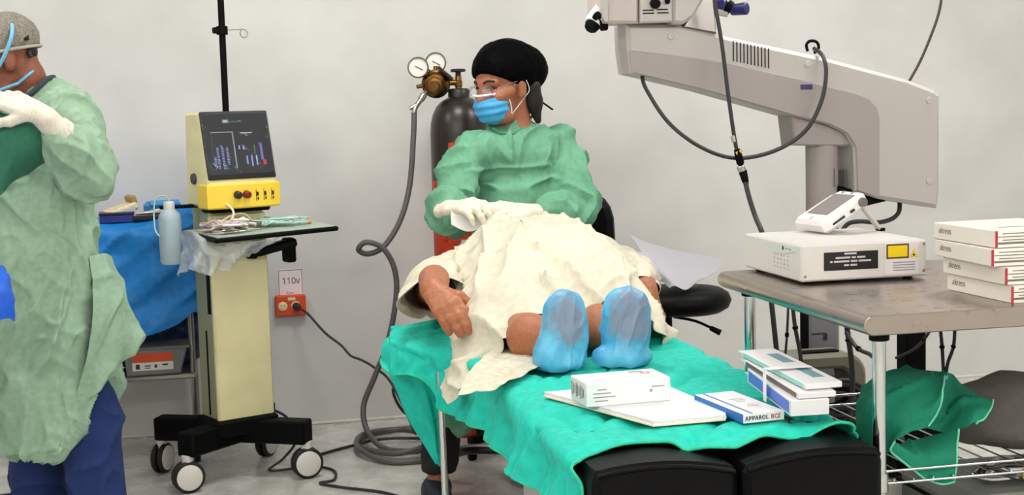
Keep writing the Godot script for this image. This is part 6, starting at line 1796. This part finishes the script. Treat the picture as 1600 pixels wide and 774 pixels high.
	for i in 5:
		var a := PI / 2 * i / 4.0
		arch.append(Vector2(W - 0.05 - 0.04 + 0.04 * cos(a), H - 0.045 - 0.04 + 0.04 * sin(a)))
	for i in 5:
		var a := PI / 2 + PI / 2 * i / 4.0
		arch.append(Vector2(-W + 0.07 + 0.03 + 0.03 * cos(a), H - 0.045 - 0.03 + 0.03 * sin(a)))
	arch.append(Vector2(-W + 0.07, 0))
	arch.append(Vector2(-W, 0))
	var olive := mat("bracket_olive", c8(120, 116, 98), 0.5)
	part("arch", MB.new().prism(arch, 0.13, Vector3.ZERO, Basis.IDENTITY, 0.01, true).mesh(), olive, ped)
	part("handle", MB.new().box(Vector3(0.01, H + 0.003, 0.02), Vector3(0.12, 0.008, 0.03), 0.003).mesh(), mat("base_black", c8(9, 9, 10), 0.5), ped)
	var coil := thing("coiled_cable", "black cable coil stuffed through the olive arched bracket", "cable", Vector3(1.78, 0.292, -3.9))
	for k in 8:
		var pts := []
		for i in 8:
			var a := TAU * i / 8.0 + k
			pts.append(Vector3(cos(a) * (0.06 + 0.008 * (k % 3)) + 0.012 * sin(k * 2.0) + 0.012, 0.075 + sin(a) * (0.035 + 0.006 * (k % 4)) + 0.02 * cos(k * 1.7), 0.012 * sin(a * 2.0 + k) - 0.03 + 0.008 * k))
		part("loop", MB.new().tube(pts, 0.0075, 8, 5, true).mesh(), cb_mat(), coil)
	var po := thing("equipment_post", "thick black post standing on the floor behind the steel table", "post", Vector3(1.88, 0, -3.6))
	part("shaft", MB.new().box(Vector3(0, 0.37, 0), Vector3(0.062, 0.7, 0.062), 0.006).mesh(), mat("base_black", c8(9, 9, 10), 0.5), po)
	part("foot_plate", MB.new().box(Vector3(0, 0.012, 0), Vector3(0.2, 0.024, 0.2), 0.006).mesh(), mat("base_black", c8(9, 9, 10), 0.5), po)
	var specs := [
		["thin black cable hanging left of the microscope column under the table", [Vector3(1.643, 0.682, -3.9), Vector3(1.638, 0.587, -3.9), Vector3(1.637, 0.478, -3.92), Vector3(1.65, 0.424, -3.95)], 0.004],
		["black cable hanging straight just left of the grey control box", [Vector3(1.655, 0.682, -3.9), Vector3(1.663, 0.605, -3.9), Vector3(1.678, 0.527, -3.9), Vector3(1.682, 0.479, -3.9)], 0.0065],
		["thick black cable with a plug hanging right of the grey control box", [Vector3(1.779, 0.631, -3.8), Vector3(1.786, 0.575, -3.8), Vector3(1.794, 0.517, -3.8), Vector3(1.798, 0.442, -3.8), Vector3(1.808, 0.337, -3.84), Vector3(1.824, 0.265, -3.9)], 0.0085],
		["black cable curving from the column toward the chrome table leg", [Vector3(1.755, 0.603, -3.75), Vector3(1.767, 0.564, -3.7), Vector3(1.761, 0.56, -3.6), Vector3(1.742, 0.536, -3.5), Vector3(1.729, 0.494, -3.45), Vector3(1.7, 0.32, -3.24)], 0.006],
		["thin grey cable slanting down behind the table's front leg", [Vector3(1.787, 0.693, -3.3), Vector3(1.787, 0.644, -3.35), Vector3(1.777, 0.606, -3.4), Vector3(1.757, 0.579, -3.45)], 0.004],
		["black cable hanging under the table near the rolled cover", [Vector3(1.747, 0.718, -3.2), Vector3(1.754, 0.653, -3.2), Vector3(1.758, 0.588, -3.2), Vector3(1.734, 0.535, -3.15)], 0.0045],
		["black cable hanging crooked under the table above the rolled cover", [Vector3(1.789, 0.715, -3.2), Vector3(1.786, 0.651, -3.2), Vector3(1.768, 0.6, -3.2), Vector3(1.761, 0.531, -3.2)], 0.0045]]
	for s in specs:
		var pts2: Array = s[1]
		var k := thing("hanging_cable", s[0], "cable", pts2[pts2.size() - 1], 0.0, "cables under the steel table")
		partw("cable", MB.new().tube(pts2, s[2], 8, 5).mesh(), cb_mat(), k)
		partw("tie", MB.new().cyl(pts2[1], pts2[1].lerp(pts2[2], 0.12), s[2] + 0.0022, -1.0, 10).mesh(), mat("base_black", c8(9, 9, 10), 0.5), k)
	var bp := thing("narrow_post", "narrow black upright rod left of the grey control box", "post", Vector3(Vector3(1.758, 0.558, -4.05).x, 0.29, -4.05))
	part("rod", MB.new().box(Vector3(0, 0.17, 0), Vector3(0.022, 0.34, 0.022), 0.003).mesh(), mat("base_black", c8(9, 9, 10), 0.5), bp)
	part("collar", MB.new().box(Vector3(0, 0.01, 0), Vector3(0.04, 0.02, 0.04), 0.003).mesh(), mat("base_black", c8(9, 9, 10), 0.5), bp)

func cb_mat() -> StandardMaterial3D:
	return mat("cable_black", c8(42, 40, 40), 0.5)

func on_table() -> void:
	var t := thing("laser_unit", "light grey laser console box with black and yellow labels on the steel table", "medical machine", Vector3(1.45, 0.85, -3.175))
	var body := mat("laser_grey", c8(214, 210, 206), 0.45)
	var lw := 0.31
	var ld := 0.35
	part("body", MB.new().box(Vector3(0, 0.05, 0), Vector3(lw, 0.084, ld), 0.004).mesh(), body, t)
	for x in [-0.13, 0.13]:
		for z in [-0.13, 0.13]:
			part("foot", MB.new().cyl(Vector3(x, 0, z), Vector3(x, 0.009, z), 0.012).mesh(), mat("rubber_black", c8(22, 22, 22), 0.6), t)
	var zf := ld / 2 + 0.0006
	var lab := part("warning_label", MB.new().box(Vector3(-0.033, 0.052, zf), Vector3(0.133, 0.042, 0.001), 0.0002).mesh(), mat("label_black", c8(14, 14, 15), 0.4), t)
	var wt := mat("label_text", c8(196, 192, 194), 0.6)
	# rows of small print, word by word
	for q in [[0.0165, [0.03]], [0.0075, [0.036, 0.01, 0.02]], [-0.001, [0.006, 0.038, 0.016, 0.03]], [-0.01, [0.012, 0.016]]]:
		var total := 0.0
		for w in q[1]:
			total += w + 0.0035
		var x0 := -0.033 - total / 2
		for w in q[1]:
			part("printed_word", MB.new().box(Vector3(x0 + w / 2, 0.052 + q[0], zf + 0.0008), Vector3(w, 0.0042, 0.0006), 0.0001).mesh(), wt, lab)
			x0 += w + 0.0035
	var wl := part("white_label", MB.new().box(Vector3(0.093, 0.052, zf), Vector3(0.084, 0.074, 0.001), 0.0002).mesh(), mat("label_pale", c8(226, 220, 222), 0.5), t)
	part("yellow_frame", MB.new().box(Vector3(0.082, 0.068, zf + 0.0006), Vector3(0.056, 0.034, 0.001), 0.0002).mesh(), mat("frame_olive", c8(84, 68, 10), 0.5), wl)
	part("yellow_field", MB.new().box(Vector3(0.082, 0.068, zf + 0.0012), Vector3(0.048, 0.026, 0.001), 0.0002).mesh(), mat("label_yellow", c8(240, 208, 10), 0.5), wl)
	part("triangle", MB.new().prism([Vector2(0.112, 0.053), Vector2(0.132, 0.053), Vector2(0.122, 0.072)], 0.001, Vector3(0, 0, zf + 0.0008)).mesh(), mat("label_yellow", c8(240, 208, 10), 0.5), wl)
	part("sunburst", MB.new().cyl(Vector3(0.122, 0.0585, zf + 0.001), Vector3(0.122, 0.0585, zf + 0.002), 0.0028, 0.0028, 8, 0.0002).mesh(), mat("ink", c8(40, 36, 40), 0.6), wl)
	for y in [0.042, 0.036, 0.03, 0.024]:
		part("text_line", MB.new().box(Vector3(0.098, y, zf + 0.0008), Vector3(0.055, 0.0022, 0.0008), 0.0001).mesh(), mat("print_grey", c8(150, 146, 150), 0.6), wl)
	for p in [Vector3(-0.145, 0.02, zf), Vector3(0.148, 0.082, zf), Vector3(0.148, 0.02, zf)]:
		part("screw", MB.new().cyl(p, p + Vector3(0, 0, 0.002), 0.0035, 0.003, 10, 0.0005).mesh(), metalm("steel_dull", c8(150, 146, 140), 0.35), t)
	# left side face: curved panel with indicators, vent dots
	var xl := -lw / 2 - 0.0006
	var crv := []
	for i in 9:
		var z := 0.15 - 0.2 * i / 8.0
		crv.append(Vector2(z, 0.076 - 0.012 * sin(PI * i / 8.0)))
	crv.append(Vector2(-0.05, 0.086))
	crv.append(Vector2(0.15, 0.086))
	part("indicator_panel", MB.new().prism(crv, 0.0016, Vector3(xl, 0, 0), Basis(Vector3(0, 0, 1), Vector3.UP, Vector3(-1, 0, 0)), 0.0).mesh(), mat("indicator_pale", c8(206, 210, 204), 0.4), t)
	part("indicator", MB.new().box(Vector3(xl - 0.001, 0.078, 0.075), Vector3(0.001, 0.009, 0.008), 0.0002).mesh(), mat("ink", c8(40, 36, 40), 0.6), t)
	for z in [0.095, 0.115]:
		part("indicator", MB.new().box(Vector3(xl - 0.001, 0.078, z), Vector3(0.001, 0.003, 0.012), 0.0002).mesh(), mat("print_grey", c8(150, 146, 150), 0.6), t)
	for i in 5:
		for j in 4:
			part("vent_hole", MB.new().cyl(Vector3(xl + 0.001, 0.03 + 0.01 * j, 0.02 + 0.02 * i), Vector3(xl - 0.0006, 0.03 + 0.01 * j, 0.02 + 0.02 * i), 0.0022, 0.0022, 6, 0.0001).mesh(), mat("vent_grey", c8(170, 166, 160), 0.6), t)

	# small display unit leaning on its stand
	var d := thing("display_unit", "white handheld display leaning on its stand on top of the laser console", "display", Vector3(1.50, 0.942, -3.28), -1.42)
	var white := mat("display_white", c8(232, 231, 230), 0.35)
	var tilt := Basis(Vector3.RIGHT, 0.5)
	var o := Vector3(0, 0.05, 0)
	var sh := [Vector2(-0.06, -0.075), Vector2(0.06, -0.075), Vector2(0.068, -0.06), Vector2(0.062, 0.045), Vector2(0.045, 0.075), Vector2(-0.045, 0.075), Vector2(-0.062, 0.045), Vector2(-0.068, -0.06)]
	var lay := tilt * Basis(Vector3.RIGHT, Vector3(0, 0, -1), Vector3(0, 1, 0))
	part("body", MB.new().prism(sh, 0.036, o, lay, 0.009).mesh(), white, d)
	part("screen", MB.new().box(o + tilt * Vector3(0, 0.0185, -0.006), Vector3(0.088, 0.002, 0.092), 0.0006, tilt).mesh(), mat("lcd_grey", c8(140, 132, 130), 0.2), d)
	part("button", MB.new().cyl(o + tilt * Vector3(0, 0.018, 0.058), o + tilt * Vector3(0, 0.0205, 0.058), 0.006, 0.005, 12, 0.0006).mesh(), mat("display_button", c8(205, 204, 202), 0.4), d)
	for x in [-0.02, 0.02]:
		part("indicator", MB.new().cyl(o + tilt * Vector3(x, 0.018, -0.062), o + tilt * Vector3(x, 0.0195, -0.062), 0.006, 0.005, 12, 0.0005).mesh(), mat("print_grey", c8(150, 146, 150), 0.6), d)
	part("side_port", MB.new().box(o + tilt * Vector3(0.066, -0.002, 0.03), Vector3(0.004, 0.006, 0.04), 0.001, tilt).mesh(), mat("ink", c8(40, 36, 40), 0.6), d)
	part("side_port", MB.new().box(o + tilt * Vector3(0.0665, -0.002, -0.015), Vector3(0.004, 0.006, 0.014), 0.001, tilt).mesh(), mat("ink", c8(40, 36, 40), 0.6), d)
	var leg := part("stand_leg", MB.new().beam(Vector3(0.045, 0.075, -0.045), Vector3(0.05, 0.003, -0.105), 0.02, 0.008, 0.002).mesh(), mat("stand_grey", c8(196, 190, 184), 0.4), d)
	part("stand_foot", MB.new().box(Vector3(0.05, 0.004, -0.106), Vector3(0.026, 0.008, 0.014), 0.002).mesh(), mat("base_black", c8(9, 9, 10), 0.5), leg)
	part("hinge", MB.new().cyl(Vector3(0.06, 0.075, -0.045), Vector3(0.072, 0.075, -0.045), 0.012, 0.011, 14, 0.002).mesh(), mat("hinge_brown", c8(110, 100, 94), 0.5), d)

	# four cartons in a stack
	var cw := mat("carton_cream", c8(232, 226, 216), 0.5)
	var red := mat("print_crimson", c8(176, 26, 52), 0.5)
	var ink := mat("print_dark", c8(112, 106, 102), 0.6)
	var offs := [[1.6625, -2.694, 0.03, "bottom"], [1.655, -2.70, 0.015, "second from the bottom"], [1.64, -2.712, -0.03, "third from the bottom"], [1.645, -2.722, 0.02, "top"]]
	for i in 4:
		var b := thing("lens_carton", "%s cream carton with a crimson stripe in the stack on the steel table" % ["lowest", "second lowest", "second highest", "topmost"][i], "carton", Vector3(offs[i][0], 0.85 + 0.0368 * i, offs[i][1]), offs[i][2], "cartons stacked on the steel table")
		part("body", MB.new().box(Vector3(0, 0.018, 0), Vector3(0.21, 0.0355, 0.245), 0.0015).mesh(), cw, b)
		part("stripe", MB.new().box(Vector3(-0.1035, 0.018, 0.1223), Vector3(0.0055, 0.034, 0.0012), 0.0002).mesh(), red, b)
		lettering("akreos", 0.017, ink, b, Transform3D(Basis(Vector3(0, 0, 1), Vector3.UP, Vector3(-1, 0, 0)), Vector3(-0.1053, 0.02, -0.075)), "Droid Sans")
		for j in 4:
			part("text_line", MB.new().box(Vector3(-0.055 - 0.006 * (j % 2), 0.029 - 0.0065 * j, 0.123), Vector3(0.07 + 0.012 * (j % 2), 0.0018 + (0.0025 if j == 3 else 0.0), 0.0006), 0.0001).mesh(), ink, b)
			part("text_line", MB.new().box(Vector3(0.035 + 0.004 * (j % 3), 0.029 - 0.0065 * j, 0.123), Vector3(0.06, 0.0018, 0.0006), 0.0001).mesh(), ink, b)
		if i == 3:
			part("label_print", MB.new().box(Vector3(-0.03, 0.036, 0.06), Vector3(0.06, 0.0006, 0.006), 0.0001).mesh(), ink, b)

# ---------------------------------------------------------------- behind the bed
func behind_bed() -> void:
	var blk := mat("stool_black", c8(8, 8, 9), 0.5)
	blk.metallic_specular = 0.25
	var t := thing("swivel_stool", "black swivel stool with a lever standing between bed and steel table", "stool", Vector3(1.6, 0, -4.78))
	part("seat", MB.new().lathe([Vector2(0, 0.535), Vector2(0.15, 0.535), Vector2(0.175, 0.55), Vector2(0.185, 0.575), Vector2(0.175, 0.6), Vector2(0.15, 0.615), Vector2(0, 0.625)], Vector3.ZERO, Vector3.UP, 36).mesh(), blk, t)
	part("gas_lift", MB.new().cyl(Vector3(-0.05, 0.1, 0), Vector3(-0.05, 0.54, 0), 0.022).mesh(), blk, t)
	var lv := part("lever", MB.new().tube([Vector3(-0.03, 0.52, 0.03), Vector3(0.04, 0.505, 0.06), Vector3(0.1, 0.475, 0.09)], 0.005, 8, 4).mesh(), blk, t)
	part("lever_grip", MB.new().cyl(Vector3(0.085, 0.482, 0.082), Vector3(0.118, 0.464, 0.098), 0.009, 0.011, 10, 0.002).mesh(), blk, lv)
	for i in 5:
		var a := TAU * i / 5.0
		part("base_leg", MB.new().beam(Vector3(-0.05, 0.1, 0), Vector3(-0.05 + 0.26 * cos(a), 0.07, 0.26 * sin(a)), 0.04, 0.03, 0.006).mesh(), blk, t)
		part("caster", MB.new().cyl(Vector3(-0.065 + 0.25 * cos(a), 0.028, 0.25 * sin(a)), Vector3(-0.035 + 0.25 * cos(a), 0.028, 0.25 * sin(a)), 0.028, 0.028, 14, 0.004).mesh(), blk, t)
	var p := thing("paper_sheets", "loose white sheets lying over the black stool by the patient's arm", "papers", Vector3(1.6, 0.63, -4.75))
	var pm := mat("paper_lilac", c8(174, 172, 180), 0.6)
	var n1 := [
		[Vector3(1.473, 0.802, -4.95), Vector3(1.526, 0.774, -4.92), Vector3(1.647, 0.736, -4.92), Vector3(1.819, 0.697, -4.92)],
		[Vector3(1.48, 0.755, -4.85), Vector3(1.542, 0.737, -4.82), Vector3(1.637, 0.704, -4.82), Vector3(1.762, 0.675, -4.82)],
		[Vector3(1.495, 0.684, -4.75), Vector3(1.525, 0.688, -4.7), Vector3(1.614, 0.675, -4.72), Vector3(1.704, 0.663, -4.74)],
		[Vector3(1.525, 0.637, -4.66), Vector3(1.543, 0.644, -4.65), Vector3(1.579, 0.63, -4.64), Vector3(1.642, 0.648, -4.7)]]
	partw("sheet", MB.new().grid(patch(n1, 20, 20), 0.001).mesh(), pm, p)
	var n2 := [
		[Vector3(1.435, 0.749, -4.82), Vector3(1.482, 0.746, -4.82), Vector3(1.523, 0.733, -4.82)],
		[Vector3(1.44, 0.72, -4.76), Vector3(1.477, 0.715, -4.75), Vector3(1.519, 0.699, -4.75)],
		[Vector3(1.456, 0.685, -4.7), Vector3(1.48, 0.676, -4.69), Vector3(1.52, 0.655, -4.7)]]
	partw("crumpled_sheet", MB.new().grid(patch(n2, 20, 20, func(q: Vector3, _u: float, _v: float) -> float: return 0.005 * wrinkle(q, 7.0)), 0.001).mesh(), mat("paper_mauve", c8(184, 176, 192), 0.4), p)

	var c := thing("office_chair", "black padded chair with the seated assistant on it", "chair", Vector3(1.12, 0, -5.08))
	part("seat", MB.new().lathe([Vector2(0, 0.45), Vector2(0.2, 0.45), Vector2(0.225, 0.475), Vector2(0.215, 0.5), Vector2(0.18, 0.515), Vector2(0, 0.515)], Vector3.ZERO, Vector3.UP, 32).mesh(), blk, c)
	var back := []
	for i in 24:
		var a := TAU * i / 24.0
		back.append(Vector2(0.19 * signf(cos(a)) * pow(absf(cos(a)), 0.6), 0.19 * signf(sin(a)) * pow(absf(sin(a)), 0.6)))
	part("backrest", MB.new().prism(back, 0.06, Vector3(0.18, 0.765, -0.14), Basis(Vector3.UP, -0.5), 0.018, true).mesh(), blk, c)
	part("back_bracket", MB.new().tube([Vector3(0.1, 0.46, -0.1), Vector3(0.13, 0.48, -0.23), Vector3(0.14, 0.7, -0.21), Vector3(0.14, 0.8, -0.19)], 0.016, 8, 5).mesh(), blk, c)
	part("gas_lift", MB.new().cyl(Vector3(0, 0.1, 0), Vector3(0, 0.46, 0), 0.025).mesh(), blk, c)
	for i in 5:
		var a := TAU * i / 5.0 + 0.3
		part("base_leg", MB.new().beam(Vector3(0, 0.1, 0), Vector3(0.27 * cos(a), 0.07, 0.27 * sin(a)), 0.04, 0.03, 0.006).mesh(), blk, c)
		part("caster", MB.new().cyl(Vector3(-0.015 + 0.26 * cos(a), 0.028, 0.26 * sin(a)), Vector3(0.015 + 0.26 * cos(a), 0.028, 0.26 * sin(a)), 0.028, 0.028, 14, 0.004).mesh(), blk, c)
	var h := thing("suction_hose", "black and white hose curving over the floor under the operating table", "hose", Vector3(0.842, 0, -4.855))
	partw("hose", MB.new().tube([Vector3(0.68, 0.05, -4.75), Vector3(0.74, 0.12, -4.62), Vector3(0.8, 0.16, -4.5), Vector3(0.9, 0.17, -4.4), Vector3(1.0, 0.15, -4.3)], 0.016, 10, 6).mesh(), mat("hose_dark", c8(40, 40, 42), 0.35), h)
	partw("stripe", MB.new().tube([Vector3(0.675, 0.064, -4.745), Vector3(0.735, 0.134, -4.615), Vector3(0.797, 0.174, -4.495), Vector3(0.9, 0.184, -4.39)], 0.006, 8, 6).mesh(), mat("wire_white", c8(220, 216, 214), 0.5), h)
